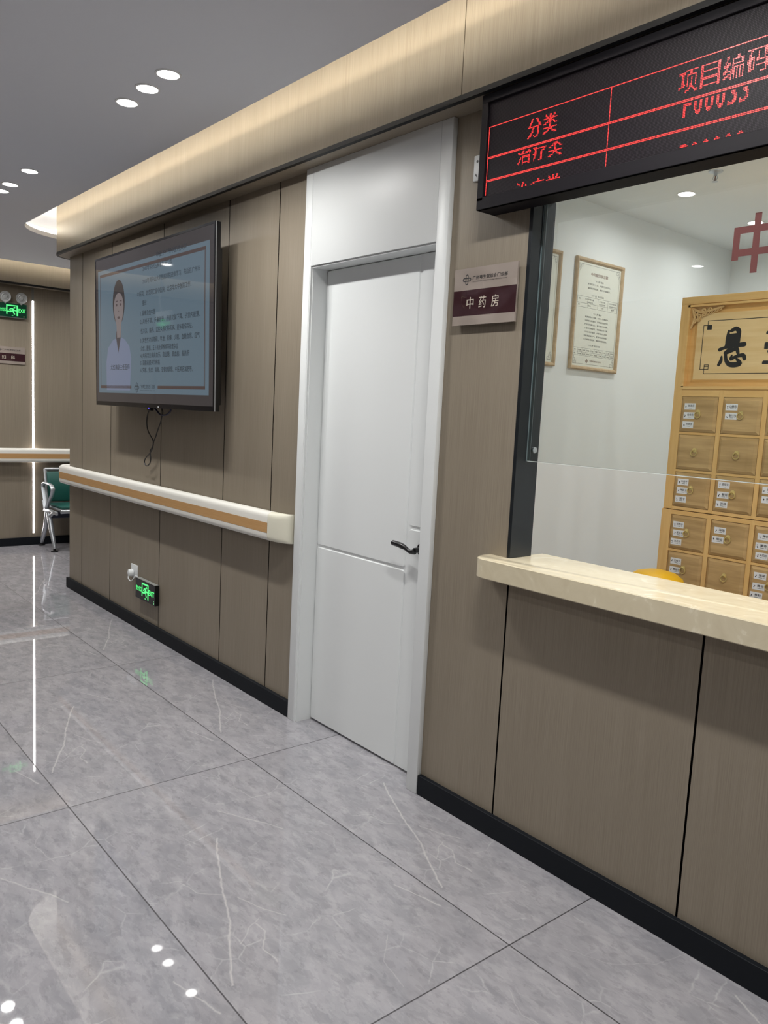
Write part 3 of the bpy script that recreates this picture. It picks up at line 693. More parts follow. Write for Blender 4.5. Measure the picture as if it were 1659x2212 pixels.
# portrait
coat = [(.19, .10), (.58, .10), (.60, .30), (.575, .37), (.50, .415), (.44, .43), (.372, .43), (.30, .415), (.22, .37), (.19, .28)]
b = MB(); b.prism(coat, TF, .0009, .0012); b.build('portrait_coat', SC_COAT, scr)
b = MB(); b.prism([(.395, .335), (.44, .44), (.445, .47), (.365, .47), (.355, .44)], TF, .0012, .0013); b.build('portrait_shirt', SC_DRK, scr)
b = MB(); b.prism(circ(.405, .645, .098, 28, .14), TF, .0012, .0014); b.build('portrait_hair', SC_HAIR, scr)
b = MB(); b.prism([(.375, .43), (.435, .43), (.445, .53), (.365, .53)], TF, .0013, .0015)
fc = [(.405+.080*math.cos(a)*(1-.25*max(0, -math.sin(a))), .615+.125*math.sin(a)*(.72 if math.sin(a) > 0 else 1.05)) for a in [i*2*PI/28 for i in range(28)]]
b.prism(fc, TF, .0014, .0017); b.build('portrait_face', SC_SKIN, scr)
for s in (-1, 1):
    b = MB(); b.prism(circ(.405+s*.033, .632, .013, 12, .008), TF, .0017, .0019); b.build('portrait_eye', SC_FACE, scr)
    b = MB(); b.prism([(.405+s*.018, .652), (.405+s*.05, .650), (.405+s*.05, .656), (.405+s*.018, .660)][::1 if s > 0 else -1], TF, .0017, .0019); b.build('portrait_brow', SC_FACE, scr)
b = MB(); b.prism([(.397, .588), (.413, .588), (.408, .595), (.402, .595)], TF, .0017, .0019); b.build('portrait_nose', SC_FACE, scr)
b = MB(); b.prism(circ(.405, .553, .022, 14, .008), TF, .0017, .0019); b.build('portrait_mouth', SC_FACE, scr)
b = MB(); text(b, '尤红梅副主任医师', TF, .262, .228, .575, .262, d=.0014, bold=.01); b.build('portrait_caption', SC_TX, scr)
b = MB(); b.prism(circ(1.0, .008, .0028, 10), TF, .0022, .0028); b.build('standby_lamp', emis('white standby lamp', (1, 1, 1), 1.5), tv)
b = MB(); b.box(Ot+Vector((.45, .05, .25)), Ot+Vector((1.25, .13, .72))); b.build('wall_bracket', BLK, tv)

# cables below the television
FW = lambda x, z, y=-.012: (x, y, z)
def smooth_path(p, k=6):
    P = [Vector(q) for q in p]; out = []
    for i in range(len(P)-1):
        p0, p1, p2, p3 = P[max(0, i-1)], P[i], P[i+1], P[min(len(P)-1, i+2)]
        for j in range(k):
            t = j/k; out.append(.5*((2*p1)+(p2-p0)*t+(2*p0-5*p1+4*p2-p3)*t*t+(-p0+3*p1-3*p2+p3)*t**3))
    out.append(P[-1]); return out
b = MB(); b.tube(smooth_path([(-0.3754, -0.035, 1.4660), (-0.4001, -0.035, 1.4338), (-0.4106, -0.035, 1.4040), (-0.4082, -0.035, 1.3618), (-0.3862, -0.035, 1.3248), (-0.3441, -0.035, 1.2953), (-0.3180, -0.035, 1.2778), (-0.3098, -0.035, 1.2594), (-0.3191, -0.035, 1.2338), (-0.3514, -0.035, 1.2086), (-0.3517, -0.035, 1.1874), (-0.3446, -0.035, 1.1583), (-0.3539, -0.035, 1.1301), (-0.3895, -0.035, 1.1082), (-0.4263, -0.035, 1.1117), (-0.4400, -0.035, 1.1299), (-0.4224, -0.035, 1.1548), (-0.3711, -0.035, 1.1819), (-0.3310, -0.035, 1.2099), (-0.3117, -0.035, 1.2405), (-0.3024, -0.035, 1.2661), (-0.2734, -0.035, 1.2990), (-0.2450, -0.035, 1.3397), (-0.2073, -0.035, 1.3865), (-0.1914, -0.035, 1.4177), (-0.1755, -0.035, 1.4467), (-0.1864, -0.035, 1.4789)]), .0035, 6)
recenter(tag(b.build('power_cable', BLK, smooth=True), 'black cable hanging in a twisted loop below the television', 'cable'), (-0.4184, -0.035, 1.1239))
t = thing('display_cable', 'short dark blue cable looping under the television edge', 'cable', (-0.1520, -0.050, 1.4539))
b = MB(); b.tube(smooth_path([(-0.3320, -0.045, 1.4749), (-0.2817, -0.045, 1.4772), (-0.2364, -0.045, 1.4588), (-0.1964, -0.045, 1.4396), (-0.1527, -0.045, 1.4348), (-0.1051, -0.045, 1.4383), (-0.0633, -0.045, 1.4516), (-0.0429, -0.045, 1.4660), (-0.0412, -0.045, 1.4819)]), .005, 8); b.build('cord', BLUEC, t, smooth=True)
c0 = Vector((-0.3305, -0.050, 1.4758)); b = MB(); b.box(c0-Vector((.025, .01, .018)), c0+Vector((.03, .012, .01)), bev=.003); b.build('plug', BLK, t)
b = MB(); b.box(c0+Vector((-.004, -.0125, -.006)), c0+Vector((.012, -.0098, .002))); b.build('plug_lamp', BLUE, t)

# ------------------------------------------------------------------ running-man exit legend
def exit_legend(mb, fr, w, h, mi=0, d=.0004):
    cx = w*.5
    mb_ = mb
    def q(pts): mb_.prism([(cx+x*h*1.3, y*h) for x, y in pts], fr, 0, d, mi)
    q([(-.30, .20), (-.24, .20), (-.24, .80), (.24, .80), (.24, .13), (.32, .13), (.32, .88), (-.30, .88)])
    q([(-.24, .36), (-.24, .44), (-.10, .44), (-.06, .50), (.02, .42), (-.06, .36)][::-1])
    q(circ(.135, .70, .052, 14))
    q([(-.02, .50), (.03, .42), (.10, .42), (.115, .52), (.085, .62), (.02, .66), (-.10, .62), (-.17, .50), (-.12, .48), (-.07, .56), (0, .58)])
    q([(.10, .42), (.03, .42), (.10, .22), (.17, .22)][::1])
    q([(.10, .60), (.17, .52), (.24, .52), (.24, .46), (.15, .46), (.07, .55)][::-1])
    q([(-.03, .12), (.08, .12), (.03, .17)])
    text(mb, '安全出口', fr, w*.035, h*.39, cx-.42*h, h*.65, d=d, mi=mi, bold=.02)
    text(mb, 'EXIT', fr, cx+.45*h, h*.39, w*.965, h*.65, d=d, mi=mi, bold=.02)
# low exit sign on the corridor wall
ex = thing('exit_sign', 'low black lit exit sign near the skirting below the handrail', 'exit sign', (-.42, 0, .22))
EX0, EX1, EZ0, EZ1 = -.572, -.262, .219, .352
b = MB(); b.box((EX0, -.030, EZ0), (EX1, 0.001, EZ1), bev=.002); b.build('sign_box', EXBK, ex)
b = MB(); b.box((EX0+.006, -.0298, EZ1-.0005), (EX1-.006, -.002, EZ1+.001)); b.build('top_cover', mm('grey sign top', srgb(150, 152, 148), .4), ex)
FE = FY(-.0302, EX0, EZ0)
b = MB(); exit_legend(b, FE, EX1-EX0, EZ1-EZ0); b.build('sign_legend', EXG, ex)
b = MB(); b.prism([(.287, .010), (.300, .010), (.294, .020)], FE, 0, .0004); b.prism(rect(.291, .024, .296, .030), FE, 0, .0004); b.build('status_lamp', emis('pale green lamp', (.3, .9, .4), .9), ex)
so = thing('wall_socket', 'small white wall socket plate just above the low exit sign', 'socket', (-.655, 0, .33))
b = MB(); b.box((-.711, -.008, .334), (-.601, .0005, .420), bev=.003); b.build('face_plate', DOORW, so, smooth=True)
so2 = thing('power_plug', 'round white plug in the socket above the low exit sign', 'plug', (-.69, -.01, .35))
b = MB(); b.lathe([(.024, 0), (.026, .01), (.022, .03), (.010, .034)], (-.672, -.008, .362), (-.15, -1, 0)); b.build('plug_body', DOORW, so2, smooth=True)
b = MB(); b.tube(smooth_path([(-.68, -.035, .35), (-.672, -.040, .325), (-.64, -.035, .312), (-.615, -.03, .33), (-.60, -.02, .352), (-.57, -.015, .353)]), .003, 8); b.build('plug_lead', DOORW, so2, smooth=True)

# far wall exit sign with twin lamps
es = thing('exit_sign', 'green lit exit sign with two emergency lamp heads high on the far wall', 'exit sign', (XF, .07, 2.25))
FYX = FX(XF+.041, -.025, 2.272)
b = MB(); b.box((XF-.001, -.025, 2.268), (XF+.04, .250, 2.408), bev=.003); b.build('sign_box', mm('grey sign housing', srgb(120, 122, 120), .4), es)
b = MB(); b.prism(rect(0, .002, .272, .134), FYX, -.001, .0006); b.build('sign_face', EXGP, es)
FYX2 = FX(XF+.0420, -.025, 2.272)
b = MB(); exit_legend(b, FYX2, .272, .134); b.build('sign_legend', EXG, es)
b = MB(); text(b, 'LED', FYX2, .240, .010, .258, .020, d=.0004); b.build('sign_marking', mm('pale gold print', srgb(170, 160, 110), .5), es)
for y in (.050, .198):
    b = MB(); b.lathe([(.030, -.03), (.050, -.005), (.053, .0), (.050, .005), (.044, .004), (.038, -.002), (.028, .003), (.024, -.004), (.012, .006)], (XF+.05, y, 2.462), (1, 0, -.12), 28); b.tube([(XF+.04, y, 2.42), (XF+.03, y, 2.405)], .014, 10)
    b.build('lamp_head', LMPW, es, smooth=True)
# hanging exit sign over the corridor beyond the left border (seen as a reflection in the television)
es2 = thing('exit_sign', 'green lit exit sign hanging from the ceiling, seen mirrored in the television', 'exit sign', (-2.55, -1.35, 2.13))
FO = (Vector((-2.40, -1.334, 2.135)), -X_, Z_, Y_)
b = MB(); b.box((-2.71, -1.36, 2.13), (-2.39, -1.3345, 2.30), bev=.002); b.build('sign_box', LMPW, es2)
b = MB(); b.prism(rect(0, 0, .30, .105), FO, -.001, .0004); b.build('sign_face', EXGP, es2)
FO2 = (FO[0]+Y_*.0006, FO[1], FO[2], FO[3])
b = MB(); exit_legend(b, FO2, .30, .105); b.build('sign_legend', EXG, es2)
b = MB(); b.tube(smooth_path([(-2.62, -1.347, ZC), (-2.64, -1.347, 2.66), (-2.60, -1.347, 2.54), (-2.64, -1.347, 2.42), (-2.62, -1.347, 2.30)]), .006, 8); b.build('hanging_lead', DOORW, es2, smooth=True)

# ------------------------------------------------------------------ room signs
def room_sign(name, label, loc, fr, w, h, word, cat='sign'):
    t = thing(name, label, cat, loc)
    b = MB(); b.prism(rect(0, 0, w, h), fr, -.008, 0); b.build('sign_plate', ACRY, t)
    gap_ = (fr[0]-Vector(loc)).dot(fr[3])-.008
    for a_ in (.03, w-.05):
        for c_ in (.03, h-.05): b = MB(); b.prism(rect(a_, c_, a_+.02, c_+.02), fr, -.008-gap_, -.0078); b.build('sign_standoff', CHROME, t)
    b = MB(); b.prism(rect(0, h*.165, w, h*.615), fr, -.0002, .0004); b.build('sign_band', PLUM, t)
    n = len(word); cw_ = .034; pitch = .060 if n == 3 else .085; x0 = w*.485-(pitch*(n-1)+cw_)/2
    for i, ch_ in enumerate(word):
        b = MB(); text(b, ch_, fr, x0+i*pitch, h*.285, x0+i*pitch+cw_, h*.285+h*.20, d=.0007, bold=.012, res=3); b.build('sign_character', SIGNT, t)
    b = MB(); emblem(b, fr, w*.21, h*.80, .030, .0002, .11); text(b, '广州粤生堂综合门诊部', fr, w*.305, h*.785, w*.855, h*.855, d=.0006, bold=.012); text(b, 'GUANGZHOU YUESHENGTANG GENERAL CLINIC', fr, w*.305, h*.745, w*.855, h*.762, d=.0006)
    b.build('sign_header', INK, t)
    return t
room_sign('room_sign', 'glossy champagne and plum sign reading 中药房 beside the white door', (2.45, 0, 1.838), FY(-.0225, 2.300, 1.838), .3015, .200, '中药房')
room_sign('room_sign', 'champagne and plum sign reading 妇科 on the far wall left of the light strip', (XF, .09, 1.82), FX(XF+.01, -.062, 1.823), .300, .166, '妇科')

# ------------------------------------------------------------------ led display
lx0, lx1, lz0, lz1, ly = 2.456, 4.55, 2.210, 2.582, -.0925
ld = thing('led_display', 'black framed red led matrix display hanging over the service window', 'led display', (3.5, 0, lz0))
b = MB(); b.box((lx0+.004, ly+.012, lz0+.004), (lx1, .0005, lz1)); b.build('display_housing', SHELL, ld)
b = MB(); bw = .028
for a, z0, c_, z1 in ((lx0, lz0, lx1, lz0+.040), (lx0, lz1-bw, lx1, lz1), (lx0, lz0+bw, lx0+bw, lz1-bw), (lx1-bw, lz0+bw, lx1, lz1-bw)):
    b.box((a, ly, z0), (c_, ly+.014, z1), bev=.0015, seg=1)
b.box((lx0, ly+.002, lz0), (lx0+.004, 0.0, lz1)); b.box((lx0, ly+.002, lz0), (lx1, 0.0, lz0+.004))
b.build('display_frame', SHELL, ld, smooth=True)
b = MB(); b.box((lx0+bw-.001, ly+.008, lz0+bw-.001), (lx1-bw, ly+.0125, lz1-bw+.001)); b.build('led_panel', LEDP, ld)
FL = FY(ly+.0075)
def dots(name, cells, m_, label=None):
    b = MB(); rr_ = LP*.40
    for (i, j) in cells:
        cx, cz = (i+.5)*LP, (j+.5)*LP
        O, U, V, N = FL
        p = [O+U*(cx+rr_*math.cos(a))+V*(cz+rr_*math.sin(a)) for a in [k*PI/3 for k in range(6)]]
        k = len(b.v); b.v += [q+N*.0002 for q in p]; b.f.append(tuple(range(k, k+6))); b.m.append(0)
    o = b.build(name, m_, ld); return o
def raster(ch_, cols=15, rows=16, wem=1.0):
    vs, fs = glyphs(ch_, 0.0, 3)
    ax = min(v.x for v in vs); bx = max(v.x for v in vs); ay = min(v.y for v in vs); by = max(v.y for v in vs)
    t = BVHTree.FromPolygons(vs, fs); out = set()
    for i in range(cols):
        for j in range(rows):
            x = ax+(bx-ax)*(i+.5)/cols; y = ay+(by-ay)*(j+.5)/rows
            for dx in (-.018, .018):
                if t.ray_cast(Vector((x+dx, y, 1)), Vector((0, 0, -1)))[0] is not None: out.add((i, j))
    return out
def word(s, x0, zbase, lo=0, hi=99, cols=14, rows=15, pitch=16):
    cells = []
    i0 = round(x0/LP); j0 = round(zbase/LP)
    for k, ch_ in enumerate(s):
        for i, j in raster(ch_, cols, rows):
            if lo <= j < hi: cells.append((i0+k*pitch+i, j0+j))
    return cells
J1 = round(2.474/LP); J2 = J1-25; J3 = J2-19
I0, I1, IE = round(2.488/LP), round(2.966/LP), round((lx1-bw-.01)/LP)
JB = J3-12
ln = []
for J, thk in ((J1, 1), (J2, 2), (J3, 2)):
    for k in range(thk): ln += [(i, J-k) for i in range(I0, IE)]
ln += [(I0, j) for j in range(JB, J1)]+[(I1, j) for j in range(JB, J1)]
dots('grid_lines', sorted(set(ln)), REDL)
dots('lit_word', word('分类', 2.658, (J2+6)*LP), RED)
dots('lit_word', word('治疗类', 2.624, (J3+6)*LP, 0, 11), RED)
dots('lit_word', word('治疗类', 2.624, (J3-23)*LP, 11, 15), RED)
dots('lit_word', word('项目编码', 3.188, (J2+5)*LP), RED)
dots('lit_word', word('F00033', 3.206, (J3+8)*LP, 0, 9, cols=6, rows=15, pitch=8), RED)
dots('lit_word', word('P00000', 3.206, (J3-25)*LP, 13, 15, cols=6, rows=15, pitch=8), RED)

ws = thing('wall_socket', 'white socket plate high on the wall, half hidden by the led display', 'socket', (2.41, 0, 2.34))
b = MB(); b.box((2.349, -.009, 2.342), (2.435, .0005, 2.430), bev=.003); b.build('face_plate', DOORW, ws, smooth=True)
b = MB(); b.prism(circ(2.367, 2.408, .005, 10), FY(-.0092), 0, .0004); b.prism([(2.360, 2.362), (2.368, 2.354), (2.370, 2.358), (2.362, 2.368)], FY(-.0092), 0, .0004); b.build('socket_holes', BLK, ws)

# ------------------------------------------------------------------ posters in the pharmacy
def key_corner(mb, fr, x, z, sx, sz, s, d, t=.0016, mi=0):
    def bar(a, b_, c_, e_):
        X0, X1 = sorted((x+sx*a*s, x+sx*c_*s)); Z0, Z1 = sorted((z+sz*b_*s, z+sz*e_*s))
        mb.prism(rect(X0-t/2, Z0-t/2, X1+t/2, Z1+t/2), fr, d, d+.0002, mi)
    for a in ((0, 0, 1, 0), (0, 0, 0, 1), (1, 0, 1, .55), (0, 1, .55, 1), (.55, .3, .55, 1), (.3, .55, 1, .55), (.3, .3, .3, .55), (.3, .3, .55, .3), (.8, 0, .8, .3), (0, .8, .3, .8), (.3, 1, .3, 1.35), (0, 1.35, .3, 1.35)): bar(*a)
def poster(label, y0, y1, z0, z1, title, blocks, full=True):
    t = thing('framed_poster', label, 'poster', (1.2, (y0+y1)/2, z0))
    w, h = y1-y0, z1-z0; fr = FX(1.2, y0, z0); fw_ = .024
    b = MB(); O, U, V, N = fr
    P = [(0, 0), (w, 0), (w, h), (0, h)]; sec = [(0, 0), (0, .018), (.006, .024), (.016, .022), (fw_, .012), (fw_, 0)]
    sg = [(1, 1), (-1, 1), (-1, -1), (1, -1)]; vs = []
    for (px_, pz_), (a, c_) in zip(P, sg): vs += [O+U*(px_+a*s_)+V*(pz_+c_*s_)+N*hh for s_, hh in sec]
    n = len(sec); b.add(vs, [(i*n+j, i*n+(j+1) % n, ((i+1) % 4)*n+(j+1) % n, ((i+1) % 4)*n+j) for i in range(4) for j in range(n)]); b.build('frame', PFRAME, t, smooth=True)
    b = MB(); b.prism(rect(fw_-.002, fw_-.002, w-fw_+.002, h-fw_+.002), fr, .001, .008); sh = b.build('poster_sheet', SHEET, t)
    b = MB(); m_ = fw_+.014; dd = .0081
    for r_ in (rect(m_, m_, w-m_, m_+.0015), rect(m_, h-m_-.0015, w-m_, h-m_), rect(m_, m_, m_+.0015, h-m_), rect(w-m_-.0015, m_, w-m_, h-m_)): b.prism(r_, fr, dd, dd+.0002)
    for sx in (1, -1):
        for sz in (1, -1): key_corner(b, fr, m_ if sx > 0 else w-m_, m_ if sz > 0 else h-m_, sx, sz, .034, dd)
    b.build('border_print', GREYINK, t)
    b = MB(); text(b, title, fr, w*.32, h*.855, w*.68, h*.885, d=.0083, bold=.01); b.build('title_print', BRINK, t)
    b = MB()
    for s, xa, za, xb, zb in blocks['text']: text(b, s, fr, w*xa, h*za, w*xb, h*zb, d=.0083, res=1, bold=.008)
    for (xa, za, xb, zb, cols, rows) in blocks['tables']:
        for i in range(cols+1): x = w*(xa+(xb-xa)*(i if cols < 5 else i)/cols); b.prism(rect(x-.0006, h*za, x+.0006, h*zb), fr, dd, dd+.0002)
        for z in rows: b.prism(rect(w*xa, h*z-.0006, w*xb, h*z+.0006), fr, dd, dd+.0002)
    b.build('body_print', GREYINK, t)
    b = MB(); emblem(b, fr, w*.36, h*.085, .022, dd, .12); text(b, '广州粤生堂综合门诊部', fr, w*.42, h*.080, w*.66, h*.096, d=.0083, bold=.012); b.build('clinic_mark', BRINK, t)
    return t
T = [('“十八反”歌诀', .41, .805, .59, .823), ('本草明言十八反，半蒌贝蔹及攻乌。', .27, .772, .75, .789), ('藻戟遂芫俱战草，诸参辛芍叛藜芦。', .27, .735, .75, .752), ('“十八反”药品归纳', .36, .672, .62, .690),
     ('药', .10, .628, .135, .645), ('川贝半夏瓜蒌', .235, .634, .42, .648), ('白蔹白及', .235+.04, .608, .40, .622), ('大戟甘遂', .53, .634, .66, .648), ('芫花海藻', .53, .608, .66, .622), ('人参沙参丹参', .745, .634, .90, .648), ('玄参细辛芍药', .745, .608, .90, .622), ('反', .10, .578, .135, .595), ('乌头', .30, .578, .36, .594), ('甘草', .57, .578, .63, .594), ('藜芦', .80, .578, .86, .594),
     ('“十九畏”歌诀', .42, .510, .60, .528), ('硫黄原是火中精，朴硝一见便相争。', .26, .478, .76, .494), ('水银莫与砒霜见，狼毒最怕密陀僧。', .26, .444, .76, .460), ('巴豆性烈最为上，偏与牵牛不顺情。', .26, .410, .76, .426), ('丁香莫与郁金见，牙硝难合京三棱。', .26, .376, .76, .392),
     ('川乌草乌不顺犀，人参最怕五灵脂。', .26, .342, .76, .358), ('官桂善能调冷气，若逢石脂便相欺。', .26, .308, .76, .324), ('大凡修合看顺逆，炮爁炙煿莫相依。', .26, .274, .76, .290), ('“十九畏”药品归纳', .36, .222, .62, .238)]
for i, (a, c_) in enumerate((('药', '畏'), ('硫黄', '朴硝'), ('水银', '砒霜'), ('狼毒', '密陀僧'), ('巴豆', '牵牛'), ('丁香', '郁金'), ('牙硝', '三棱'), ('川乌', '犀角'), ('人参', '五灵脂'), ('官桂', '石脂'))):
    x = .085+i*.086; T += [(a, x, .172, x+(.035 if len(a) == 1 else .06), .186), (c_, x, .138, x+(.035 if len(c_) == 1 else .06), .152)]
B1 = dict(text=T, tables=[(.08, .565, .93, .662, 4, (.565, .602, .662)), (.075, .130, .935, .200, 10, (.130, .162, .200))])
poster('wood framed poster of herb rules with two tables, left of the herb cabinet', 2.083, 2.595, 1.858, 2.560, '中药配伍禁忌歌', B1)
T2 = [(s, .16, .80-i*.048, .16+.06*len(s)*.9, .80-i*.048+.018) for i, s in enumerate(['一、收方审核药名剂量', '二、按处方顺序称量', '三、先煎后下另行包装', '四、毒性药品专人复核', '五、核对姓名付数签字', '六、发药交代煎服方法', '七、保持药斗整洁', '八、定期清斗防虫防潮', '九、贵细药品专柜存放', '十、工作完毕清洁台面', '十一、配伍禁忌须医师签名', '十二、遵守药房制度', '十三、注意安全'])]
poster('wood framed text poster mostly hidden behind the black window frame', 1.422, 1.934, 1.858, 2.560, '中药房工作制度', dict(text=T2, tables=[]))

# ------------------------------------------------------------------ herb drawer cabinet
KX, KY, KZ, KW, KD = 1.955, 2.10, 2.242, 1.305, .42
cab = thing('herb_cabinet', 'tall golden pine herb cabinet with many small drawers and a calligraphy plaque', 'cabinet', (KX+KW/2, KY+KD/2, 0))
PX = .2435; cols = 5; X0 = KX+.055; DW, DH = .217, .199
rows_t = [1.690, 1.477, 1.264, 1.018, .805]        # drawer tops
b = MB()
yf = KY; yb = KY+KD
b.box((KX-.006, yf+.004, 0), (KX+.018, yb, 1.045), 1); b.box((KX, yf+.004, 1.045), (KX+.02, yb, KZ), 1); b.box((KX+KW-.02, yf+.004, 0), (KX+KW, yb, KZ), 1)
b.box((KX, yb-.012, 0), (KX+KW, yb, KZ), 0)
b.box((KX, yf+.06, 0), (KX+KW, yf+.07, KZ), 0)
b.box((KX, yf, KZ-.042), (KX+KW, yb, KZ), 0, bev=.002)
b.box((KX, yf, 0), (KX+KW, yb-.02, .58), 0)
# face frame: stiles and rails
for i in range(cols+1):
    a = KX if i == 0 else X0+(i-1)*PX+DW; c_ = X0+i*PX if i < cols else KX+KW
    b.box((a, yf, 1.047), (c_, yf+.03, 1.730 if 0 < i < cols else KZ-.042), 1, bev=.0015, seg=1); b.box((a-(.006 if i == 0 else 0), yf-.003, .56), (c_, yf+.03, 1.043), 1, bev=.0015, seg=1)
zs_ = [1.746]+sum([[t_, t_-DH] for t_ in rows_t[:3]], [])+[1.047]
for a, c_ in zip(zs_[0::2], zs_[1::2]): b.box((KX+.03, yf+.001, min(a, c_)), (KX+KW-.03, yf+.029, max(a, c_)), 0)
zs_ = [1.043]+sum([[t_, t_-DH] for t_ in rows_t[3:]], [])+[.56]
for a, c_ in zip(zs_[0::2], zs_[1::2]): b.box((KX+.03, yf-.002, min(a, c_)), (KX+KW-.03, yf+.029, max(a, c_)), 0)
b.build('cabinet_carcass', [PINE, PINEV], cab, smooth=True)
# moulding round the plaque recess
b = MB(); rx0, rx1, rz0, rz1 = KX+.045, KX+KW-.045, 1.742, KZ-.045
for q in (rect(rx0, rz1-.012, rx1, rz1), rect(rx0, rz0-.010, rx1, rz0+.006), rect(rx0, rz0, rx0+.012, rz1), rect(rx1-.012, rz0, rx1, rz1)): b.prism(q, FY(KY), -.03, .006)
b.build('plaque_moulding', PINE, cab)
# plaque: raised panel with sloped border
O, U, V, N = FY(KY+.03)
px0, px1, pz0, pz1 = rx0+.012, rx1-.012, rz0+.006, rz1-.012
b = MB()
outer = rect(px0, pz0, px1, pz1); mid = rect(px0+.022, pz0+.022, px1-.022, pz1-.022); inn = rect(px0+.040, pz0+.038, px1-.040, pz1-.038)
vs = [O+U*x+V*z for x, z in outer]+[O+U*x+V*z+N*.002 for x, z in mid]+[O+U*x+V*z+N*.012 for x, z in inn]
b.add(vs, [(i, (i+1) % 4, 4+(i+1) % 4, 4+i) for i in range(4)], 1); b.add(vs, [(4+i, 4+(i+1) % 4, 8+(i+1) % 4, 8+i) for i in range(4)], 1); b.add(vs, [(8, 9, 10, 11)], 0)
pq = b.build('plaque', [PLAQ, PINE], cab)
FP = FY(KY+.03-.0122)
b = MB(); t_ = .0035
ix0, ix1, iz0, iz1 = 2.090, KX+KW-(2.090-KX), 1.818, 2.106
def bar(a, b_, c_, e_, mi=0): b.prism(rect(min(a, c_)-t_/2, min(b_, e_)-t_/2, max(a, c_)+t_/2, max(b_, e_)+t_/2), FP, 0, .0004, mi)
k = .024
bar(ix0+k, iz1, ix1-k, iz1); bar(ix0+k, iz0, ix1-k, iz0); bar(ix0, iz0+k, ix0, iz1-k); bar(ix1, iz0+k, ix1, iz1-k)
for (cx, sx) in ((ix0, 1), (ix1, -1)):
    bar(cx+sx*k, iz1, cx+sx*k, iz1-k); bar(cx, iz1-k, cx+sx*k, iz1-k); b.prism(rect(min(cx+sx*(k-.003), cx+sx*(2*k)), iz1-2*k, max(cx+sx*(k-.003), cx+sx*2*k), iz1-k+.002), FP, 0, .0005)
    bar(cx+sx*k, iz0, cx+sx*k, iz0+2*k); bar(cx, iz0+k, cx+sx*2*k, iz0+k); bar(cx+sx*k, iz0+2*k, cx+sx*2*k, iz0+2*k); bar(cx+sx*2*k, iz0+k, cx+sx*2*k, iz0+2*k); bar(cx+sx*k, iz0+1.6*k, cx+sx*2*k, iz0+1.6*k)
b.build('plaque_border', INK, pq)
# brush characters; the first is traced stroke by stroke
b = MB()
BD = [.0004]
def br(pts, r, n=10):
    """a flat brush stroke: variable-width ribbon with rounded ends"""
    P = smooth_path([(x, 0, z) for x, z in pts], 5); m_ = len(P); R = []
    for i in range(m_):
        t = i/(m_-1)*(len(r)-1); a = int(min(t, len(r)-2)); R.append(r[a]+(r[a+1]-r[a])*(t-a))
    L, Rr = [], []
    for i, p in enumerate(P):
        t = (P[min(i+1, m_-1)]-P[max(i-1, 0)]).normalized(); nx, nz = -t.z, t.x
        L.append((p.x+nx*R[i], p.z+nz*R[i])); Rr.append((p.x-nx*R[i], p.z-nz*R[i]))
    for i in range(m_-1):
        BD[0] += .00001; b.prism([L[i], Rr[i], Rr[i+1], L[i+1]], FP, 0, BD[0])
    for p, q in ((P[0], R[0]), (P[-1], R[-1])): BD[0] += .00001; b.prism(circ(p.x, p.z, q, 14), FP, 0, BD[0])
for pts, r in (([(2.2372, 2.0463), (2.2344, 2.0139), (2.2331, 1.9665)], [0.0057, 0.0099, 0.0099]),
               ([(2.2513, 2.0456), (2.2748, 2.0562), (2.2930, 2.0436), (2.2934, 2.0114), (2.2897, 1.9586)], [0.0085, 0.0114, 0.0128, 0.0128, 0.0114]),
               ([(2.2422, 2.0136), (2.2851, 2.0176)], [0.0156, 0.0156]),
               ([(2.2416, 1.9899), (2.2876, 1.9940)], [0.0185, 0.0185]),
               ([(2.2375, 1.9693), (2.2867, 1.9735)], [0.0156, 0.0142]),
               ([(2.1957, 1.9468), (2.2170, 1.9551), (2.2597, 1.9656), (2.3295, 1.9719)], [0.0099, 0.0085, 0.0099, 0.0128]),
               ([(2.2628, 1.9655), (2.2494, 1.9452), (2.2293, 1.9279)], [0.0114, 0.0114, 0.0099]),
               ([(2.2293, 1.9279), (2.2566, 1.9361), (2.2891, 1.9498), (2.3009, 1.9259)], [0.0099, 0.0085, 0.0114, 0.0085]),
               ([(2.2106, 1.9105), (2.2083, 1.8866), (2.1978, 1.8658)], [0.0043, 0.0099, 0.0085]),
               ([(2.2321, 1.9159), (2.2381, 1.8890), (2.2575, 1.8678), (2.2889, 1.8643), (2.3157, 1.8726), (2.2948, 1.8966)], [0.0085, 0.0099, 0.0128, 0.0142, 0.0128, 0.0057]),
               ([(2.2681, 1.9150), (2.2641, 1.8944), (2.2935, 1.9085), (2.3296, 1.9134), (2.3391, 1.8956)], [0.0043, 0.0085, 0.0085, 0.0114, 0.0099])):
    br(pts, r)
b.build('plaque_character', INK, pq)
for i, ch_ in enumerate('壶济世'):
    b = MB(); x = 2.440+i*.240; text(b, ch_, FP, x, 1.865, x+.165, 2.050, d=.0005, bold=.022, res=3); b.build('plaque_character', INK, pq)
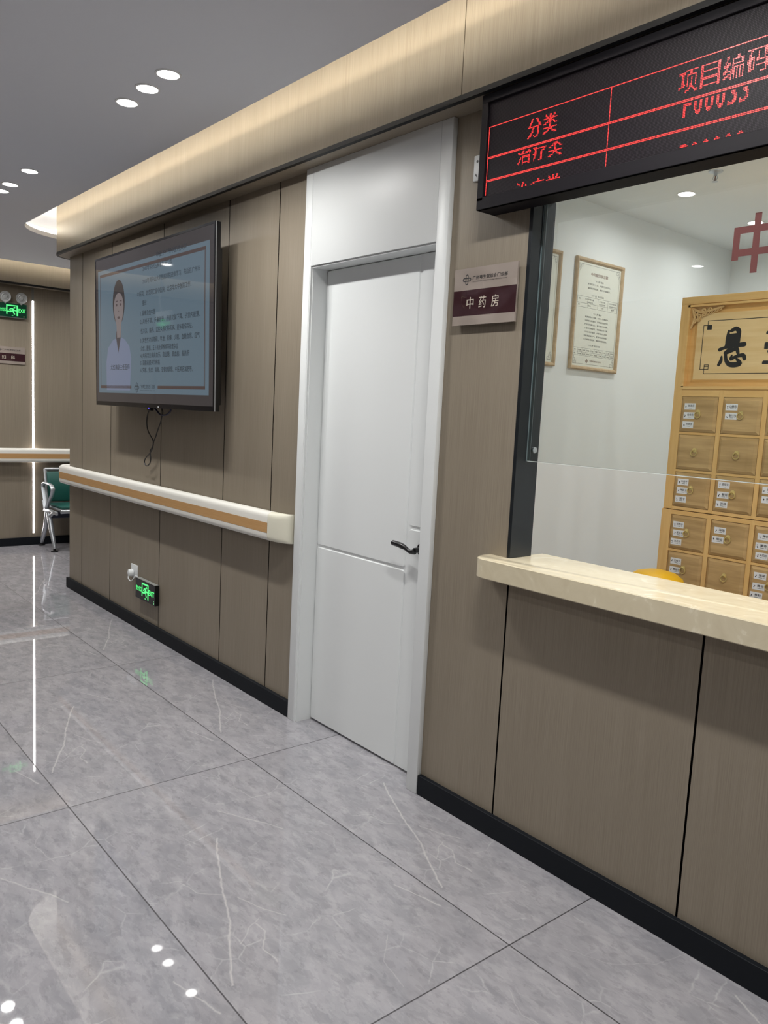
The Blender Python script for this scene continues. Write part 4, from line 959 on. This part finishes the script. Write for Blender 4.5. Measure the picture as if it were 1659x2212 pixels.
# carved corner scrolls
def scroll(sx, x, z):
    b = MB(); y = KY+.010
    def P2(a, c_): return (x+sx*a, y, z-c_)
    def spiral(a, c_, r0, turns, dirn, ph):
        return [P2(a+r0*(1-t*.8)*math.cos(ph+dirn*t*turns*2*PI), c_+r0*(1-t*.8)*math.sin(ph+dirn*t*turns*2*PI)) for t in [i/18 for i in range(19)]]
    for a, c_, r0 in ((.028, .030, .016), (.075, .022, .013), (.112, .018, .012), (.020, .075, .013), (.05, .052, .012), (.078, .046, .011)):
        b.tube(spiral(a, c_, r0, 1.2, 1 if a > .03 else -1, 2.2), .0034, 6, flat=1.5)
    b.tube(smooth_path([P2(.004, .004), P2(.03, .018), P2(.06, .030), (P2(.10, .026)), P2(.14, .018), P2(.19, .003)]), .0048, 7, flat=1.4)
    b.tube(smooth_path([P2(.004, .004), P2(.016, .040), P2(.022, .06), P2(.012, .09), P2(.002, .118)]), .0048, 7, flat=1.4)
    for i in range(6): t = i/5; b.tube(smooth_path([P2(.09+.085*t, .030-.016*t), P2(.088+.085*t, .042-.02*t), P2(.078+.085*t, .052-.026*t)]), [.0032]*12+[.001], 6)
    for i in range(6): a_ = i*PI/3; b.tube([P2(.046, .068), P2(.046+.013*math.cos(a_), .068+.013*math.sin(a_))], [.003, .0062], 8)
    b.prism([(x+sx*a if sx > 0 else x+sx*a, z-c_) for a, c_ in (((.0, .0), (.0, .112), (.006, .10), (.010, .07), (.018, .05), (.06, .020), (.13, .010), (.19, .0)) if sx < 0 else ((.0, .0), (.19, .0), (.13, .010), (.06, .020), (.018, .05), (.010, .07), (.006, .10), (.0, .112))[::-1])], FY(KY+.02), -.003, .003)
    return b
for sx, x in ((1, rx0+.012), (-1, rx1-.012)): scroll(sx, x, rz1-.012).build('carved_scroll', mm('carved pale wood', srgb(214, 176, 118), .5), cab, smooth=True)
# drawers
dm = MB(); hw, hh = DW/2-.002, DH/2-.002; bv = .016
vs = [(-hw, .016, -hh), (hw, .016, -hh), (hw, .016, hh), (-hw, .016, hh), (-hw, .002, -hh), (hw, .002, -hh), (hw, .002, hh), (-hw, .002, hh), (-hw+bv, -.008, -hh+bv), (hw-bv, -.008, -hh+bv), (hw-bv, -.008, hh-bv), (-hw+bv, -.008, hh-bv)]
dm.add(vs, [(0, 3, 2, 1)]+[(i, (i+1) % 4, 4+(i+1) % 4, 4+i) for i in range(4)]+[(4+i, 4+(i+1) % 4, 8+(i+1) % 4, 8+i) for i in range(4)]+[(8, 9, 10, 11)])
dr0 = dm.build('drawer', DRAW); dr0.parent = cab
rg = MB(); rg.lathe([(.013, 0), (.013, .0015), (.006, .003), (.0035, .0085), (.001, .010)], (0, -.008, .014), (0, -1, 0), 20)
rg.tube([(.0165*math.cos(a), -.0145, -.002+.0165*math.sin(a)) for a in [i*2*PI/24 for i in range(24)]], .0026, 8, closed=True)
rg = rg.build('ring_pull', BRASS, None, smooth=True); rg.parent = dr0
NAMES = {(0, 0): ['玫瑰花', '合欢花', '合欢皮'], (0, 1): ['山慈菇', '制川乌'], (0, 2): ['白芷', '细辛'], (2, 0): ['车前子', '地肤子', '莲子'], (2, 1): ['金银花', '菊花', '连翘'], (2, 2): ['荆芥', '防风'],
         (3, 0): ['牡荆子', '菟丝子', '女贞子'], (3, 1): ['海藻', '蜈蚣'], (3, 2): ['薄荷', '藿香', '天花粉'], (4, 0): ['五味子', '覆盆子', '枸杞子'], (4, 2): ['柴胡', '黄芩', '桂枝'],
         (0, 3): ['当归', '川芎', '白芍'], (1, 3): ['黄芪', '党参'], (2, 4): ['甘草', '大枣'], (3, 3): ['茯苓', '泽泻', '猪苓'], (4, 4): ['陈皮', '半夏'], (4, 3): ['杜仲', '牛膝'], (0, 4): ['熟地', '山药'], (3, 4): ['麦冬', '天冬']}
first = True
for r_ in range(5):
    for c_ in range(cols):
        loc = Vector((X0+c_*PX+DW/2, KY, rows_t[r_]-DH/2))-WLOC[cab.name]
        loc.z = rows_t[r_]-DH/2
        if first: o_ = dr0; first = False
        else: o_ = dr0.copy(); C.objects.link(o_); rr_ = rg.copy(); C.objects.link(rr_); rr_.parent = o_
        o_.parent = cab; o_.location = loc
        nm = NAMES.get((r_, c_), [])
        for i, s in enumerate(nm):
            b = MB(); jx = random.uniform(-.004, .004); zc_ = .046-i*.052+random.uniform(-.003, .003)
            fr = FY(-.0082, -.083+jx-i*.003, zc_-.018); b.prism(rect(0, 0, .066, .036), fr, 0, .0006, 0)
            text(b, s, fr, .022 if len(s) == 3 else .026, .0155, .060, .0285, d=.0008, mi=1, bold=.02, res=1)
            b.prism(rect(.026, .008, .046, .0105), fr, .0006, .0008, 2); b.prism(rect(.050, .010, .058, .0115), fr, .0006, .0008, 2)
            gx = .011
            for k_ in range(4): a_ = random.uniform(0, PI); x_ = gx+random.uniform(-.003, .003); z_ = .016+random.uniform(-.007, .007); b.prism(circ(x_, z_, random.uniform(.0015, .0032), 7), fr, .0006, .0008, 1)
            lb = b.build('name_label', [STICK, INK, GREYINK]); lb.parent = o_

# ------------------------------------------------------------------ yellow object behind the counter
yt = thing('waste_bin', 'yellow rounded plastic lid showing over the counter left of the herb cabinet', 'bin', (2.235, 1.62, 0))
b = MB(); b.lathe([(.11, 0), (.12, .02), (.135, .64), (.138, .66)], (2.235, 1.62, 0), n=32); b.build('bin_body', YEL, yt, smooth=True)
b = MB(); b.lathe([(.145, .66), (.145, .70), (.135, .73), (.10, .755), (.05, .768), (.01, .77)], (2.235, 1.62, 0), n=32); b.build('bin_lid', YEL, yt, smooth=True)

# ------------------------------------------------------------------ waiting bench
bn = thing('waiting_bench', 'silver metal waiting bench with green padded back against the far wall', 'bench', (-3.8, .9, 0))
bx, by = -3.93, .395
def XZ(p, y): return [(a, y, c_) for a, c_ in p]
L = 1.75
for i in range(3):
    y0 = by+.015+i*(L/3); y1 = y0+L/3-.03
    b = MB(); b.tube([(-3.985, y0, .785), (-3.985, y1, .785)], .017, 10); b.tube([(-3.905, y0, .44), (-3.905, y1, .44)], .014, 10)
    for y in (y0, y1): b.tube([(-3.985, y, .79), (-3.905, y, .435)], .017, 8, flat=.7)
    b.build('back_frame', CHROME, bn, smooth=True)
    b = MB(); O = Vector((-3.966, y0+.006, .762)); D = Vector((.068, 0, -.30)); n_ = Vector((.975, 0, .22))
    vs = []
    for t in (0, .06, .5, .94, 1):
        k = .010+(.014 if 0 < t < 1 else 0)
        for yy in (0, .02, (y1-y0-.012)*.5, y1-y0-.032, y1-y0-.012):
            vs.append(O+D*t+Vector((0, yy, 0))+n_*(k if .01 < yy < y1-y0-.020 else .008))
    q = []
    for i_ in range(4):
        for j_ in range(4): q.append((i_*5+j_, i_*5+j_+1, (i_+1)*5+j_+1, (i_+1)*5+j_))
    b.add(vs, q); b.box((-3.965, y0+.02, .745), (-3.955, y1-.02, .750)); b.build('back_pad', GREEN, bn, smooth=True)
    b = MB(); b.box((-3.88, y0+.01, .425), (-3.50, y1-.01, .452), bev=.012); b.build('seat_pad', GREEN, bn, smooth=True)
    b = MB(); b.box((-3.89, y0, .405), (-3.49, y1, .424), bev=.004); b.tube([(-3.495, y0, .405), (-3.495, y1, .405)], .020, 10); b.build('seat_pan', CHROME, bn, smooth=True)
b = MB(); b.box((-3.80, by-.01, .315), (-3.70, by+L+.01, .375), bev=.006); b.build('beam', mm('dark beam', srgb(40, 44, 60), .4), bn)
for y in (by-.02, by+L*.5, by+L+.02):
    b = MB(); b.tube([(-3.79, y, .37), (-3.86, y, .20), (-3.985, y, .035)], [.026, .024, .018], 10); b.build('leg', CHROME, bn, smooth=True)
    b = MB(); b.tube([(-3.75, y, .37), (-3.66, y, .19), (-3.575, y, .055), (-3.57, y, .03)], [.026, .024, .018, .018], 10); b.build('leg', CHROME, bn, smooth=True)
    for fx in (-3.985, -3.57):
        b = MB(); b.lathe([(.034, 0), (.034, .008), (.014, .014), (.012, .036)], (fx, y, .001)); b.build('foot', BLK, bn, smooth=True)
    b = MB(); b.box((-3.90, y-.012, .37), (-3.50, y+.012, .405), bev=.004); b.tube(smooth_path([(-3.93, y, .47), (-3.88, y, .39), (-3.80, y, .33), (-3.72, y, .33), (-3.60, y, .39)]), .016, 8); b.build('side_bracket', CHROME, bn, smooth=True)
    loop = smooth_path([(-3.82, y, .40), (-3.90, y, .54), (-3.935, y, .62), (-3.90, y, .655), (-3.80, y, .658), (-3.68, y, .652), (-3.625, y, .615), (-3.66, y, .55), (-3.76, y, .47), (-3.82, y, .40)])
    b = MB(); b.tube(loop, .021, 8, flat=.38, upv=(0, 0, 1)); b.build('armrest', CHROME, bn, smooth=True)
